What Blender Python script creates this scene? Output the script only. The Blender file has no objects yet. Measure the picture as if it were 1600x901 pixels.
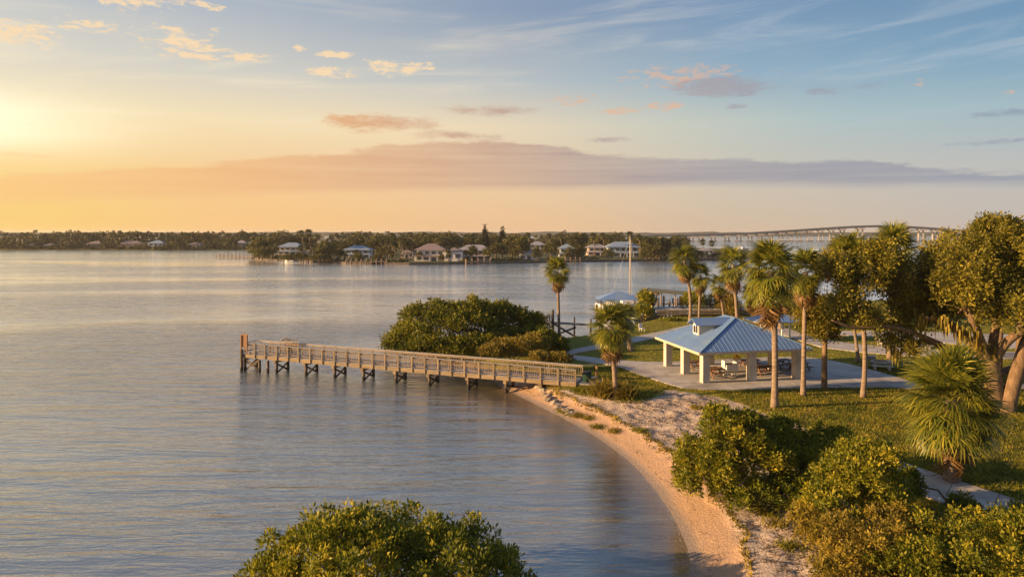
import bpy, math, random
import numpy as np
from mathutils import Vector, Matrix, Euler

# ------------------------------------------------------------------ basics
sc = bpy.context.scene
COL = sc.collection
F = 1100.0            # focal length in photo pixels (1600 wide)
HZ = 363.0            # horizon row in the photo
CZ = 14.0             # camera height over the water
R = math.radians

def lin(r, g, b):
    f = lambda c: (c/255/12.92) if c/255 <= 0.04045 else ((c/255+0.055)/1.055)**2.4
    return (f(r), f(g), f(b), 1.0)

def P(px, py, z=0.0):
    Y = F*(CZ-z)/(py-HZ)
    return Vector(((px-800)/F*Y, Y, z))

def AT(px, py, Y):
    return Vector(((px-800)/F*Y, Y, CZ-(py-HZ)/F*Y))

# ------------------------------------------------------------------ camera
cam = bpy.data.cameras.new('camera')
cam_o = bpy.data.objects.new('camera', cam); COL.objects.link(cam_o)
cam.sensor_width = 36; cam.lens = F/1600*36
cam.shift_y = -(450.5-HZ)/1600
cam_o.location = (0, 0, CZ); cam_o.rotation_euler = (R(90), 0, 0)
cam.clip_end = 60000; cam.clip_start = 0.5
sc.camera = cam_o

# ------------------------------------------------------------------ colour management
sc.view_settings.view_transform = 'Standard'; sc.view_settings.look = 'None'
sc.view_settings.exposure = 1.1; sc.view_settings.gamma = 1.0
sc.view_settings.use_curve_mapping = False
sc.cycles.use_denoising = True
sc.cycles.max_bounces = 6; sc.cycles.transparent_max_bounces = 8
sc.cycles.volume_bounces = 0

# ------------------------------------------------------------------ sun
SUN_AZ, SUN_EL = R(-100), R(14)
sun = bpy.data.lights.new('sun', 'SUN'); sun.energy = 5.0; sun.angle = R(0.5)
sun.color = (1.0, 0.62, 0.29)
sun_o = bpy.data.objects.new('sun', sun); COL.objects.link(sun_o)
sdir = Vector((math.sin(SUN_AZ)*math.cos(SUN_EL), math.cos(SUN_AZ)*math.cos(SUN_EL), math.sin(SUN_EL)))
sun_o.rotation_euler = (-sdir).to_track_quat('-Z', 'Y').to_euler()
sun_o.location = sdir*200

# ------------------------------------------------------------------ little node language
class N:
    def __init__(s, nt, sock): s.nt, s.s = nt, sock
    def _op(s, op, *a, clamp=False):
        n = s.nt.nodes.new('ShaderNodeMath'); n.operation = op; n.use_clamp = clamp
        for i, v in enumerate((s,)+a):
            if isinstance(v, N): s.nt.links.new(v.s, n.inputs[i])
            else: n.inputs[i].default_value = v
        return N(s.nt, n.outputs[0])
    def __add__(s, o): return s._op('ADD', o)
    def __sub__(s, o): return s._op('SUBTRACT', o)
    def __mul__(s, o): return s._op('MULTIPLY', o)
    def __truediv__(s, o): return s._op('DIVIDE', o)
    def mx(s, o): return s._op('MAXIMUM', o)
    def mn(s, o): return s._op('MINIMUM', o)
    def abs(s): return s._op('ABSOLUTE')
    def pw(s, o): return s._op('POWER', o)
    def ss(s, a, b):
        n = s.nt.nodes.new('ShaderNodeMapRange'); n.interpolation_type = 'SMOOTHSTEP'
        s.nt.links.new(s.s, n.inputs[0])
        for k, v in ((1, a), (2, b)):
            if isinstance(v, N): s.nt.links.new(v.s, n.inputs[k])
            else: n.inputs[k].default_value = v
        return N(s.nt, n.outputs[0])

def mixc(nt, fac, a, b):
    n = nt.nodes.new('ShaderNodeMix'); n.data_type = 'RGBA'
    for i, v in ((0, fac), (6, a), (7, b)):
        if isinstance(v, N): nt.links.new(v.s, n.inputs[i])
        else: n.inputs[i].default_value = v
    return N(nt, n.outputs[2])

def ramp(nt, fac, stops, interp='LINEAR'):
    n = nt.nodes.new('ShaderNodeValToRGB'); cr = n.color_ramp; cr.interpolation = interp
    while len(cr.elements) > 1: cr.elements.remove(cr.elements[-1])
    for i, (p, c) in enumerate(stops):
        e = cr.elements[0] if i == 0 else cr.elements.new(p)
        e.position = p; e.color = c
    nt.links.new(fac.s, n.inputs[0])
    return N(nt, n.outputs[0])

def noise(nt, vec, scale=1.0, detail=3.0, rough=0.55, dist=0.0):
    n = nt.nodes.new('ShaderNodeTexNoise')
    n.inputs['Scale'].default_value = scale; n.inputs['Detail'].default_value = detail
    n.inputs['Roughness'].default_value = rough; n.inputs['Distortion'].default_value = dist
    if vec is not None: nt.links.new(vec.s, n.inputs['Vector'])
    return N(nt, n.outputs[0])

def comb(nt, x, y, z):
    n = nt.nodes.new('ShaderNodeCombineXYZ')
    for i, v in enumerate((x, y, z)):
        if isinstance(v, N): nt.links.new(v.s, n.inputs[i])
        else: n.inputs[i].default_value = v
    return N(nt, n.outputs[0])

def sepn(nt, v):
    n = nt.nodes.new('ShaderNodeSeparateXYZ'); nt.links.new(v.s, n.inputs[0])
    return [N(nt, o) for o in n.outputs]

def mapping(nt, v, scale=(1, 1, 1), rot=(0, 0, 0)):
    n = nt.nodes.new('ShaderNodeMapping'); nt.links.new(v.s, n.inputs[0])
    n.inputs['Scale'].default_value = scale; n.inputs['Rotation'].default_value = rot
    return N(nt, n.outputs[0])

# ------------------------------------------------------------------ world: sky with evening clouds
def az_of(px): return math.atan((px-800)/F)
def el_of(px, py): return math.atan((HZ-py)/F*math.cos(az_of(px)))

W = bpy.data.worlds.new('World'); sc.world = W; W.use_nodes = True
nt = W.node_tree; nt.nodes.clear()
tc = nt.nodes.new('ShaderNodeTexCoord')
D = N(nt, tc.outputs['Generated'])
dx, dy, dz = sepn(nt, D)
AZ = dx._op('ARCTAN2', dy)
EL = dz._op('ARCSINE')
U = AZ/(2*math.pi)+0.5
def stops(lst): return [(a/360+0.5, (lambda c, k: (c[0]*k, c[1]*k, c[2]*k, 1))(lin(*c), k)) for a, c, k in lst]
rows = [
 (0.0, [(-180,(196,170,165),1),(-130,(235,185,130),1.0),(-88,(255,214,130),1.35),(-60,(255,214,124),1.15),(-36,(255,210,120),1),(-20,(254,202,135),1),(0,(242,196,148),1),(18,(216,190,163),1),(36,(200,187,176),1),(90,(178,172,182),1),(140,(178,165,175),1),(180,(196,170,165),1)]),
 (4.5, [(-180,(188,172,172),1),(-130,(235,195,145),1.0),(-88,(255,225,150),1.4),(-60,(255,220,140),1.15),(-36,(255,217,142),1),(-20,(251,207,150),1),(0,(238,206,166),1),(18,(206,197,182),1),(36,(190,190,188),1),(90,(165,172,186),1),(180,(188,172,172),1)]),
 (8.5, [(-180,(165,168,180),1),(-130,(225,205,175),1.0),(-88,(255,236,185),1.3),(-60,(255,236,182),1.08),(-36,(252,233,190),1),(-25,(250,228,184),1),(-10,(249,226,186),1),(0,(236,217,186),1),(12,(206,206,191),1),(25,(176,195,197),1),(36,(162,187,196),1),(90,(142,165,188),1),(180,(165,168,180),1)]),
 (12.0,[(-180,(142,156,180),1),(-130,(195,195,190),1.0),(-88,(238,230,210),1.1),(-36,(226,219,204),1),(-20,(214,210,199),1),(0,(190,196,197),1),(18,(150,178,196),1),(36,(124,162,190),1),(90,(118,148,182),1),(180,(142,156,180),1)]),
 (17.5,[(-180,(122,144,178),1),(-88,(205,208,206),1.05),(-36,(180,191,202),1),(-20,(170,182,197),1),(0,(142,160,184),1),(18,(118,149,184),1),(36,(104,141,178),1),(90,(100,134,174),1),(180,(122,144,178),1)]),
 (40.0,[(-180,(96,124,166),1),(-88,(140,160,186),1),(0,(100,130,170),1),(90,(84,116,160),1),(180,(96,124,166),1)]),
 (90.0,[(-180,(84,114,160),1),(180,(84,114,160),1)]),
]
base = None
for e, lst in rows:
    c = ramp(nt, U, stops(lst), 'EASE' if e < 1 else 'LINEAR')
    if base is None: base = c; pe = e
    else:
        base = mixc(nt, EL.ss(R(pe), R(e)) if e > 20 else (EL-R(pe))._op('DIVIDE', R(e-pe), clamp=True), base, c); pe = e
sky = nt.nodes.new('ShaderNodeTexSky'); sky.sky_type = 'NISHITA'; sky.sun_disc = False
sky.sun_elevation = SUN_EL; sky.sun_rotation = SUN_AZ; sky.air_density = 1.0; sky.dust_density = 1.5
skm = nt.nodes.new('ShaderNodeVectorMath'); skm.operation = 'SCALE'
nt.links.new(sky.outputs[0], skm.inputs[0]); skm.inputs['Scale'].default_value = 0.08
base = mixc(nt, 0.08, base, N(nt, skm.outputs[0]))
# cloud noises (az, el stretched)
n_a = noise(nt, comb(nt, AZ*5.0, EL*42.0, 1.3), 1.0, 6.0, 0.58, 0.3)
n_b = noise(nt, comb(nt, AZ*30.0, EL*95.0, 4.7), 1.0, 7.0, 0.66, 0.35)
n_c = noise(nt, comb(nt, AZ*2.8+EL*3.0, EL*28.0-AZ*2.2, 8.1), 1.0, 6.0, 0.62, 0.7)
n_d = noise(nt, comb(nt, AZ*2.2, EL*16.0, 2.2), 1.0, 4.0, 0.5, 0.2)
n_e = noise(nt, comb(nt, AZ*75.0, EL*190.0, 9.3), 1.0, 5.0, 0.65, 0.3)
n_p = n_b*0.62+n_e*0.38
# thin cirrus veil
ci = n_c.ss(0.42, 0.72)*EL.ss(R(5), R(9))*(n_d.ss(0.38, 0.62))*(EL*(-1)).ss(R(-40), R(-14))
cirr_col = ramp(nt, U, stops([(-180,(190,185,190),1),(-88,(255,240,205),1.1),(-36,(255,238,200),1),(0,(226,214,196),1),(20,(190,200,206),1),(90,(170,182,198),1),(180,(190,185,190),1)]))
base = mixc(nt, ci*0.55, base, cirr_col)
# the long low bank: its upper and lower edge as functions of azimuth
def edge(pts, outside):
    n = nt.nodes.new('ShaderNodeFloatCurve'); cu = n.mapping.curves[0]
    full = [(-180, outside)]+[(math.degrees(az_of(x)), math.degrees(el_of(x, y))) for x, y in pts]+[(180, outside)]
    while len(cu.points) < len(full): cu.points.new(0.5, 0.5)
    for p, (a, e) in zip(cu.points, full):
        p.location = (a/360+0.5, e/10.0); p.handle_type = 'VECTOR'
    n.mapping.update(); n.inputs['Factor'].default_value = 1.0
    nt.links.new(U.s, n.inputs['Value'])
    return N(nt, n.outputs[0])*R(10.0)
top = edge([(-400,280),(0,272),(200,258),(330,246),(520,236),(640,222),(700,212),(800,213),(880,222),(920,238),(1050,247),(1200,250),(1350,247),(1440,256),(1500,262),(1600,266),(2000,270)], 4.0)
bot = edge([(-400,330),(0,322),(200,316),(400,307),(600,301),(800,298),(1000,296),(1100,292),(1600,291),(2000,292)], 3.0)
wob = (n_a-0.5)*R(2.2)+(n_b-0.5)*R(0.9)
bank = (top+wob-EL).ss(0.0, R(0.45))*(EL-bot+(n_a-0.5)*R(0.9)).ss(R(-0.25), R(0.75))
n_s = noise(nt, comb(nt, AZ*2.5, EL*130.0, 5.5), 1.0, 4.0, 0.55, 0.3)
bank = bank*n_s.ss(0.3, 0.62)._op('MULTIPLY_ADD', 0.3, 0.7)
bank = bank*(n_a*0.75+n_d*0.5).ss(0.42, 0.66)._op('MULTIPLY_ADD', -0.25, 1.0)
bank_col = ramp(nt, U, stops([(-180,(175,160,165),1),(-88,(250,205,140),1.15),(-36,(250,198,132),1),(-20,(236,183,132),1),(-5,(208,167,140),1),(5,(178,156,150),1),(15,(155,150,160),1),(36,(138,146,165),1),(90,(150,152,170),1),(180,(175,160,165),1)]))
base = mixc(nt, bank*0.95, base, bank_col)
def blobs(lst, nz, k=0.9):
    acc = None
    for x0, x1, y0, y1 in lst:
        ac, ec = az_of((x0+x1)/2), el_of((x0+x1)/2, (y0+y1)/2)
        sa = abs(az_of(x1)-az_of(x0))/2; se = abs(el_of((x0+x1)/2, y0)-el_of((x0+x1)/2, y1))/2
        q = ((AZ-ac)/sa).pw(2.0)+((EL-ec)/se).pw(2.0)
        b = (q*-1.0+1.0)
        acc = b if acc is None else acc.mx(b)
    return (acc.mx(-1.5)*0.45+(nz-0.5)*4.2*k).ss(0.04, 0.66)
# peach lit cumulus scraps, upper left
g1 = blobs([(-60,95,24,72),(85,225,30,54),(215,365,44,98),(350,430,82,98),(130,275,-14,16),(250,360,-2,16),(480,560,104,124),(560,690,94,120),(455,480,70,80),(500,560,80,92)], n_p, 1.15)
base = mixc(nt, g1*0.8, base, (1.0, 0.72, 0.42, 1))
# pink scraps
g2 = blobs([(965,1135,100,138),(850,930,148,166),(940,1010,168,182),(1010,1075,158,172),(1090,1170,100,122),(1400,1470,122,138),(1550,1590,138,150),(500,620,176,200)], n_p, 1.0)
base = mixc(nt, g2*0.65, base, (0.80, 0.46, 0.28, 1))
# grey scraps
g3 = blobs([(1050,1225,118,154),(1255,1330,134,154),(1320,1420,126,140),(520,700,180,212),(680,860,164,182),(1460,1640,217,229),(-40,110,236,248),(200,320,236,246),(640,830,206,220),(1500,1640,170,184),(900,1000,214,224),(1130,1180,160,170)], n_p*0.55+n_a*0.45, 0.85)
g3c = ramp(nt, U, stops([(-180,(150,150,165),1),(-36,(240,185,115),1),(-12,(222,172,128),1),(-2,(190,160,146),1),(12,(170,156,158),1),(36,(140,150,172),1),(180,(150,150,165),1)]))
base = mixc(nt, g3*0.7, base, g3c)
g4 = blobs([(500,705,172,214),(655,870,160,184),(610,760,200,222)], n_a*0.6+n_b*0.4, 0.5)
g4c = ramp(nt, U, stops([(-180,(150,150,165),1),(-14,(226,176,128),1),(-6,(205,165,138),1),(2,(185,165,155),1),(180,(150,150,165),1)]))
base = mixc(nt, g4*0.75, base, g4c)
# bright glow round the low sun, breaking through at the left
gl = (((AZ-R(-40))/R(8.5)).pw(2.0)+((EL-R(7.2))/R(1.9)).pw(2.0))*-1.0
gl = gl._op('EXPONENT')*((n_a-0.5)*0.8+1.0)
base = mixc(nt, gl*0.7, base, (1.4, 1.27, 0.92, 1))
bg = nt.nodes.new('ShaderNodeBackground'); bg.inputs['Strength'].default_value = 0.475
nt.links.new(base.s, bg.inputs[0])
wo = nt.nodes.new('ShaderNodeOutputWorld'); nt.links.new(bg.outputs[0], wo.inputs[0])
W.cycles.sampling_method = 'MANUAL'; W.cycles.sample_map_resolution = 512

# ------------------------------------------------------------------ materials
MATS = {}
def new_mat(name):
    m = bpy.data.materials.new(name); m.use_nodes = True
    t = m.node_tree; t.nodes.clear()
    o = t.nodes.new('ShaderNodeOutputMaterial')
    MATS[name] = m
    return m, t, o

def obj_co(t):
    n = t.nodes.new('ShaderNodeTexCoord'); return N(t, n.outputs['Object'])
def world_co(t):
    n = t.nodes.new('ShaderNodeNewGeometry'); return N(t, n.outputs['Position'])
def rnd(t):
    n = t.nodes.new('ShaderNodeObjectInfo'); return N(t, n.outputs['Random'])

def bump(t, h, strength, dist):
    b = t.nodes.new('ShaderNodeBump'); b.inputs['Strength'].default_value = strength
    b.inputs['Distance'].default_value = dist; t.links.new(h.s, b.inputs['Height'])
    return b.outputs[0]

def surf(name, c1, c2, scale=(2, 2, 2), rough=0.7, detail=5, bmp=0.0, bdist=0.02, metal=0.0, spec=0.3, objvar=0.0, c3=None, s3=0.3):
    m, t, o = new_mat(name)
    co = mapping(t, obj_co(t), scale)
    n = noise(t, co, 1.0, detail, 0.6)
    col = mixc(t, n.ss(0.3, 0.7), (*c1, 1), (*c2, 1))
    if c3:
        n3 = noise(t, world_co(t), s3, 4, 0.6)
        col = mixc(t, n3.ss(0.5, 0.7), col, (*c3, 1))
    if objvar:
        hv = t.nodes.new('ShaderNodeHueSaturation'); t.links.new(col.s, hv.inputs['Color'])
        v = rnd(t)*(2*objvar)+(1-objvar); t.links.new(v.s, hv.inputs['Value'])
        col = N(t, hv.outputs[0])
    b = t.nodes.new('ShaderNodeBsdfPrincipled')
    t.links.new(col.s, b.inputs['Base Color'])
    b.inputs['Roughness'].default_value = rough; b.inputs['Metallic'].default_value = metal
    b.inputs['Specular IOR Level'].default_value = spec
    if bmp: t.links.new(bump(t, n, bmp, bdist), b.inputs['Normal'])
    t.links.new(b.outputs[0], o.inputs[0])
    return m

def leafmat(name, dark, mid, light, trans=0.35, rough=0.5, spec=0.25):
    m, t, o = new_mat(name)
    a = t.nodes.new('ShaderNodeAttribute'); a.attribute_name = 'tint'
    f = N(t, a.outputs['Fac'])
    col = ramp(t, f, [(0.0, (*dark, 1)), (0.5, (*mid, 1)), (1.0, (*light, 1))])
    hv = t.nodes.new('ShaderNodeHueSaturation'); t.links.new(col.s, hv.inputs['Color'])
    v = rnd(t)*0.35+0.82; t.links.new(v.s, hv.inputs['Value'])
    b = t.nodes.new('ShaderNodeBsdfPrincipled'); t.links.new(hv.outputs[0], b.inputs['Base Color'])
    b.inputs['Roughness'].default_value = rough; b.inputs['Specular IOR Level'].default_value = spec
    tr = t.nodes.new('ShaderNodeBsdfTranslucent'); t.links.new(hv.outputs[0], tr.inputs[0])
    mx = t.nodes.new('ShaderNodeMixShader'); mx.inputs[0].default_value = trans
    t.links.new(b.outputs[0], mx.inputs[1]); t.links.new(tr.outputs[0], mx.inputs[2])
    t.links.new(mx.outputs[0], o.inputs[0])
    return m

M_WOOD = surf('weathered_wood', (0.16, 0.12, 0.085), (0.30, 0.235, 0.165), (0.8, 9, 9), 0.75, bmp=0.3, bdist=0.01, objvar=0.3, c3=(0.2, 0.19, 0.18), s3=0.35)
M_DECK = surf('grey_deck_wood', (0.26, 0.245, 0.235), (0.36, 0.345, 0.33), (9, 0.8, 9), 0.7, bmp=0.3, bdist=0.01, objvar=0.25)
M_BEAM = surf('yellowed_timber', (0.19, 0.14, 0.08), (0.31, 0.235, 0.14), (0.5, 7, 7), 0.7, bmp=0.3, bdist=0.01, objvar=0.28, c3=(0.19, 0.155, 0.11), s3=0.3)
M_PILE = surf('dark_pile_wood', (0.075, 0.055, 0.04), (0.15, 0.11, 0.075), (6, 6, 0.9), 0.8, bmp=0.4, bdist=0.02, objvar=0.2)
def tide(m):
    t = m.node_tree; b = [n for n in t.nodes if n.type == 'BSDF_PRINCIPLED'][0]
    src = b.inputs['Base Color'].links[0].from_socket
    z = sepn(t, world_co(t))[2]; f = (z+(noise(t, world_co(t), 3.0, 3)-0.5)*0.35).ss(0.3, 0.55)
    c = mixc(t, f, (0.022, 0.02, 0.015, 1), N(t, src)); t.links.new(c.s, b.inputs['Base Color'])
tide(M_PILE)
M_BOARD = surf('brown_board', (0.24, 0.13, 0.06), (0.34, 0.2, 0.1), (7, 7, 0.8), 0.7, bmp=0.3, bdist=0.01)
M_TABLE = surf('brown_table_wood', (0.12, 0.062, 0.034), (0.19, 0.105, 0.055), (0.8, 8, 8), 0.6, objvar=0.15)
M_CONC = surf('concrete', (0.36, 0.34, 0.32), (0.46, 0.44, 0.41), (0.9, 0.9, 0.9), 0.85, bmp=0.15, bdist=0.01, objvar=0.07, c3=(0.25, 0.225, 0.2), s3=0.22)
M_CREAM = surf('cream_stucco', (0.46, 0.43, 0.37), (0.54, 0.51, 0.45), (1.2, 1.2, 1.2), 0.85, bmp=0.15, bdist=0.01, c3=(0.38, 0.34, 0.28), s3=0.7)
M_WHITE = surf('white_paint', (0.66, 0.66, 0.64), (0.78, 0.78, 0.76), (1, 1, 1), 0.5)
M_FASCIA = surf('cream_fascia', (0.5, 0.42, 0.3), (0.6, 0.5, 0.36), (1, 1, 1), 0.6)
M_ROOF = surf('blue_metal_roof', (0.13, 0.225, 0.43), (0.165, 0.265, 0.47), (0.6, 0.6, 0.6), 0.36, spec=0.45, c3=(0.19, 0.28, 0.40), s3=0.45)
M_ROOFR = surf('blue_roof_ribs', (0.15, 0.26, 0.43), (0.18, 0.29, 0.47), (0.6, 0.6, 0.6), 0.36, spec=0.45)
M_STEEL = surf('grey_steel', (0.2, 0.21, 0.22), (0.3, 0.31, 0.32), (3, 3, 3), 0.45, metal=0.6)
M_GREENBIN = surf('green_plastic', (0.015, 0.06, 0.035), (0.025, 0.085, 0.05), (3, 3, 3), 0.5)
M_BLACK = surf('black_plastic', (0.012, 0.012, 0.014), (0.025, 0.025, 0.028), (3, 3, 3), 0.5)
M_YELLOW = surf('yellow_cloth', (0.6, 0.36, 0.03), (0.7, 0.45, 0.05), (4, 4, 4), 0.7)
M_ORANGE = surf('orange_paint', (0.5, 0.12, 0.04), (0.6, 0.17, 0.06), (4, 4, 4), 0.6)
M_TRUNK = surf('palm_bark', (0.15, 0.11, 0.08), (0.29, 0.22, 0.155), (3, 3, 11), 0.9, bmp=0.6, bdist=0.03, objvar=0.1)
M_BARK = surf('oak_bark', (0.12, 0.078, 0.045), (0.24, 0.16, 0.09), (4, 4, 1.5), 0.9, bmp=0.8, bdist=0.05)
M_GLASS = surf('window_glass', (0.03, 0.035, 0.045), (0.05, 0.055, 0.065), (1, 1, 1), 0.12, spec=0.6)
M_HWALL = [surf('house_wall_white', (0.6, 0.58, 0.54), (0.68, 0.66, 0.62), rough=0.8), surf('house_wall_peach', (0.58, 0.42, 0.3), (0.66, 0.48, 0.36), rough=0.8),
           surf('house_wall_blue', (0.34, 0.42, 0.48), (0.4, 0.48, 0.54), rough=0.8), surf('house_wall_grey', (0.34, 0.32, 0.3), (0.42, 0.4, 0.37), rough=0.8)]
M_HROOF = [surf('house_roof_blue', (0.20, 0.27, 0.36), (0.25, 0.33, 0.42), rough=0.6), surf('house_roof_brown', (0.20, 0.155, 0.15), (0.27, 0.22, 0.21), rough=0.8),
           surf('house_roof_grey', (0.26, 0.26, 0.3), (0.33, 0.33, 0.37), rough=0.7), surf('house_roof_bright', (0.6, 0.6, 0.6), (0.7, 0.7, 0.7), rough=0.5)]
M_BRIDGE = surf('bridge_concrete', (0.42, 0.36, 0.31), (0.5, 0.43, 0.37), (0.2, 0.2, 0.2), 0.85)
M_BRDECK = surf('bridge_deck_grey', (0.11, 0.13, 0.15), (0.15, 0.17, 0.19), (0.05, 0.2, 0.2), 0.8)
M_SEAWALL = surf('seawall_stone', (0.05, 0.042, 0.035), (0.13, 0.11, 0.09), (1.2, 1.2, 1.2), 0.9)
M_ROCK = surf('beach_rock', (0.18, 0.15, 0.12), (0.34, 0.29, 0.23), (3, 3, 3), 0.9, bmp=0.5, bdist=0.03)
M_DOCKF = surf('far_dock_wood', (0.20, 0.14, 0.10), (0.30, 0.22, 0.16), (2, 2, 2), 0.8)
M_OLIVE = surf('olive_canopy', (0.17, 0.15, 0.07), (0.22, 0.2, 0.1), (1, 1, 1), 0.7)
L_MANG = leafmat('mangrove_leaves', (0.055, 0.08, 0.008), (0.19, 0.195, 0.014), (0.46, 0.37, 0.025), 0.35)
L_OAK = leafmat('oak_leaves', (0.07, 0.072, 0.010), (0.185, 0.165, 0.016), (0.38, 0.29, 0.028), 0.3)
L_PALM = leafmat('palm_leaves', (0.05, 0.07, 0.014), (0.15, 0.17, 0.02), (0.44, 0.37, 0.04), 0.3, 0.4, 0.35)
L_DEAD = leafmat('dead_palm_leaves', (0.12, 0.075, 0.03), (0.22, 0.13, 0.045), (0.34, 0.2, 0.07), 0.3)
L_DRY = leafmat('dry_bush_leaves', (0.09, 0.075, 0.014), (0.23, 0.18, 0.024), (0.42, 0.30, 0.036), 0.35)
L_GRASS = leafmat('grass_blades', (0.07, 0.085, 0.009), (0.18, 0.18, 0.016), (0.38, 0.29, 0.028), 0.4)
L_FAR = leafmat('far_leaves', (0.035, 0.045, 0.012), (0.095, 0.095, 0.022), (0.22, 0.18, 0.035), 0.25)
L_LITTER = leafmat('litter', (0.05, 0.035, 0.02), (0.14, 0.095, 0.05), (0.32, 0.24, 0.15), 0.1)
L_PINE = leafmat('pine_needles', (0.012, 0.02, 0.008), (0.025, 0.036, 0.012), (0.05, 0.055, 0.018), 0.2)

# ------------------------------------------------------------------ mesh building
class MB:
    """collects shapes into one mesh"""
    def __init__(s): s.v, s.f, s.n = [], [], 0
    def add(s, v, f):
        v = np.asarray(v, float).reshape(-1, 3); s.v.append(v)
        s.f += [tuple(i+s.n for i in q) for q in f]; s.n += len(v); return s
    def box(s, c, d, rz=0.0, M=None):
        x, y, z = np.asarray(d)/2
        v = np.array([(a, b, e) for e in (-z, z) for b in (-y, y) for a in (-x, x)])
        if rz:
            cr, sr = math.cos(rz), math.sin(rz)
            v = np.stack([v[:, 0]*cr-v[:, 1]*sr, v[:, 0]*sr+v[:, 1]*cr, v[:, 2]], 1)
        if M is not None: v = v @ np.array(M.to_3x3()).T
        return s.add(v+np.asarray(c, float), [(0, 2, 3, 1), (4, 5, 7, 6), (0, 1, 5, 4), (2, 6, 7, 3), (0, 4, 6, 2), (1, 3, 7, 5)])
    def bar(s, a, b, w, h):
        a, b = Vector(a), Vector(b); d = b-a
        q = d.to_track_quat('X', 'Z').to_matrix()
        return s.box((a+b)/2, (d.length, w, h), M=q)
    def tube(s, pts, rad, n=8, cap=True):
        pts = [Vector(p) for p in pts]; vs, fs = [], []
        for i, p in enumerate(pts):
            d = (pts[min(i+1, len(pts)-1)]-pts[max(i-1, 0)]).normalized()
            u = d.cross(Vector((0, 1, 0.01))); u.normalize(); w = d.cross(u)
            r = rad[i] if hasattr(rad, '__len__') else rad
            for k in range(n):
                a = 2*math.pi*k/n; vs.append(p+u*(r*math.cos(a))+w*(r*math.sin(a)))
        for i in range(len(pts)-1):
            for k in range(n):
                fs.append((i*n+k, i*n+(k+1) % n, (i+1)*n+(k+1) % n, (i+1)*n+k))
        if cap: fs.append(tuple(range(n))[::-1]); fs.append(tuple((len(pts)-1)*n+k for k in range(n)))
        return s.add([tuple(v) for v in vs], fs)
    def prism(s, poly, z0, z1):
        n = len(poly); v = [(x, y, z0) for x, y in poly]+[(x, y, z1) for x, y in poly]
        f = [tuple(range(n))[::-1], tuple(range(n, 2*n))]+[(i, (i+1) % n, n+(i+1) % n, n+i) for i in range(n)]
        return s.add(v, f)
    def mesh(s, name, mat, smooth=False, bevel=0):
        m = bpy.data.meshes.new(name); m.from_pydata(np.concatenate(s.v).tolist(), [], s.f); m.materials.append(mat)
        m.update()
        if smooth: m.polygons.foreach_set('use_smooth', [True]*len(m.polygons))
        return m

def mesh_np(name, v, f, mat, tint=None, smooth=False):
    """v (n,3), f (m,k) arrays"""
    m = bpy.data.meshes.new(name); k = f.shape[1]
    m.vertices.add(len(v)); m.vertices.foreach_set('co', v.astype(np.float32).ravel())
    m.loops.add(f.size); m.loops.foreach_set('vertex_index', f.astype(np.int32).ravel())
    m.polygons.add(len(f)); m.polygons.foreach_set('loop_start', np.arange(0, f.size, k, dtype=np.int32))
    if smooth: m.polygons.foreach_set('use_smooth', np.ones(len(f), bool))
    m.update(calc_edges=True)
    if tint is not None: set_attr(m, 'tint', tint)
    m.materials.append(mat); return m

def set_attr(m, name, a):
    at = m.attributes.new(name, 'FLOAT', 'POINT'); at.data.foreach_set('value', np.asarray(a, np.float32))

def link(name, data, parent=None, loc=(0, 0, 0), rot=(0, 0, 0), scale=(1, 1, 1), label=None):
    o = bpy.data.objects.new(name, data); COL.objects.link(o)
    o.parent = parent; o.location = loc; o.rotation_euler = rot; o.scale = scale
    if label: o['label'] = label
    return o

def thing(name, label, cat, loc=(0, 0, 0), rz=0.0, group=None, data=None):
    o = link(name, data, None, loc, (0, 0, rz)); o['label'] = label; o['category'] = cat
    if group: o['group'] = group
    return o

def struct(name, data, loc=(0, 0, 0), parent=None, label=None):
    o = link(name, data, parent, loc); o['kind'] = 'structure'
    if label: o['label'] = label
    return o

def stuff(name, data, label, cat, loc=(0, 0, 0), parent=None):
    o = link(name, data, parent, loc); o['kind'] = 'stuff'; o['label'] = label
    if parent is None: o['category'] = cat
    return o

def copy_tree(o, parent=None):
    c = o.copy(); COL.objects.link(c)
    if parent: c.parent = parent
    for ch in o.children: copy_tree(ch, c)
    return c

# ------------------------------------------------------------------ geometry helpers in the plane
def seg_dist(X, Y, poly, closed=True):
    d = np.full(X.shape, 1e9); n = len(poly)
    for i in range(n if closed else n-1):
        ax, ay = poly[i]; bx, by = poly[(i+1) % n]
        ux, uy = bx-ax, by-ay; L = ux*ux+uy*uy+1e-12
        t = np.clip(((X-ax)*ux+(Y-ay)*uy)/L, 0, 1)
        d = np.minimum(d, np.hypot(X-ax-t*ux, Y-ay-t*uy))
    return d
def inside(X, Y, poly):
    c = np.zeros(X.shape, bool); n = len(poly)
    for i in range(n):
        ax, ay = poly[i]; bx, by = poly[(i+1) % n]
        if ay == by: continue
        k = ((ay > Y) != (by > Y)) & (X < (bx-ax)*(Y-ay)/(by-ay)+ax); c ^= k
    return c
def signed(X, Y, poly):
    return np.where(inside(X, Y, poly), 1, -1)*seg_dist(X, Y, poly)
def smooth_poly(pts, it=2, closed=False):
    pts = [np.array(p, float) for p in pts]
    for _ in range(it):
        q = [] if closed else [pts[0]]
        n = len(pts)
        for i in range(n if closed else n-1):
            a, b = pts[i], pts[(i+1) % n]; q += [a*0.75+b*0.25, a*0.25+b*0.75]
        if not closed: q.append(pts[-1])
        pts = q
    return [tuple(p) for p in pts]
def sstep(x, a, b):
    t = np.clip((x-a)/(b-a), 0, 1); return t*t*(3-2*t)
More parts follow.
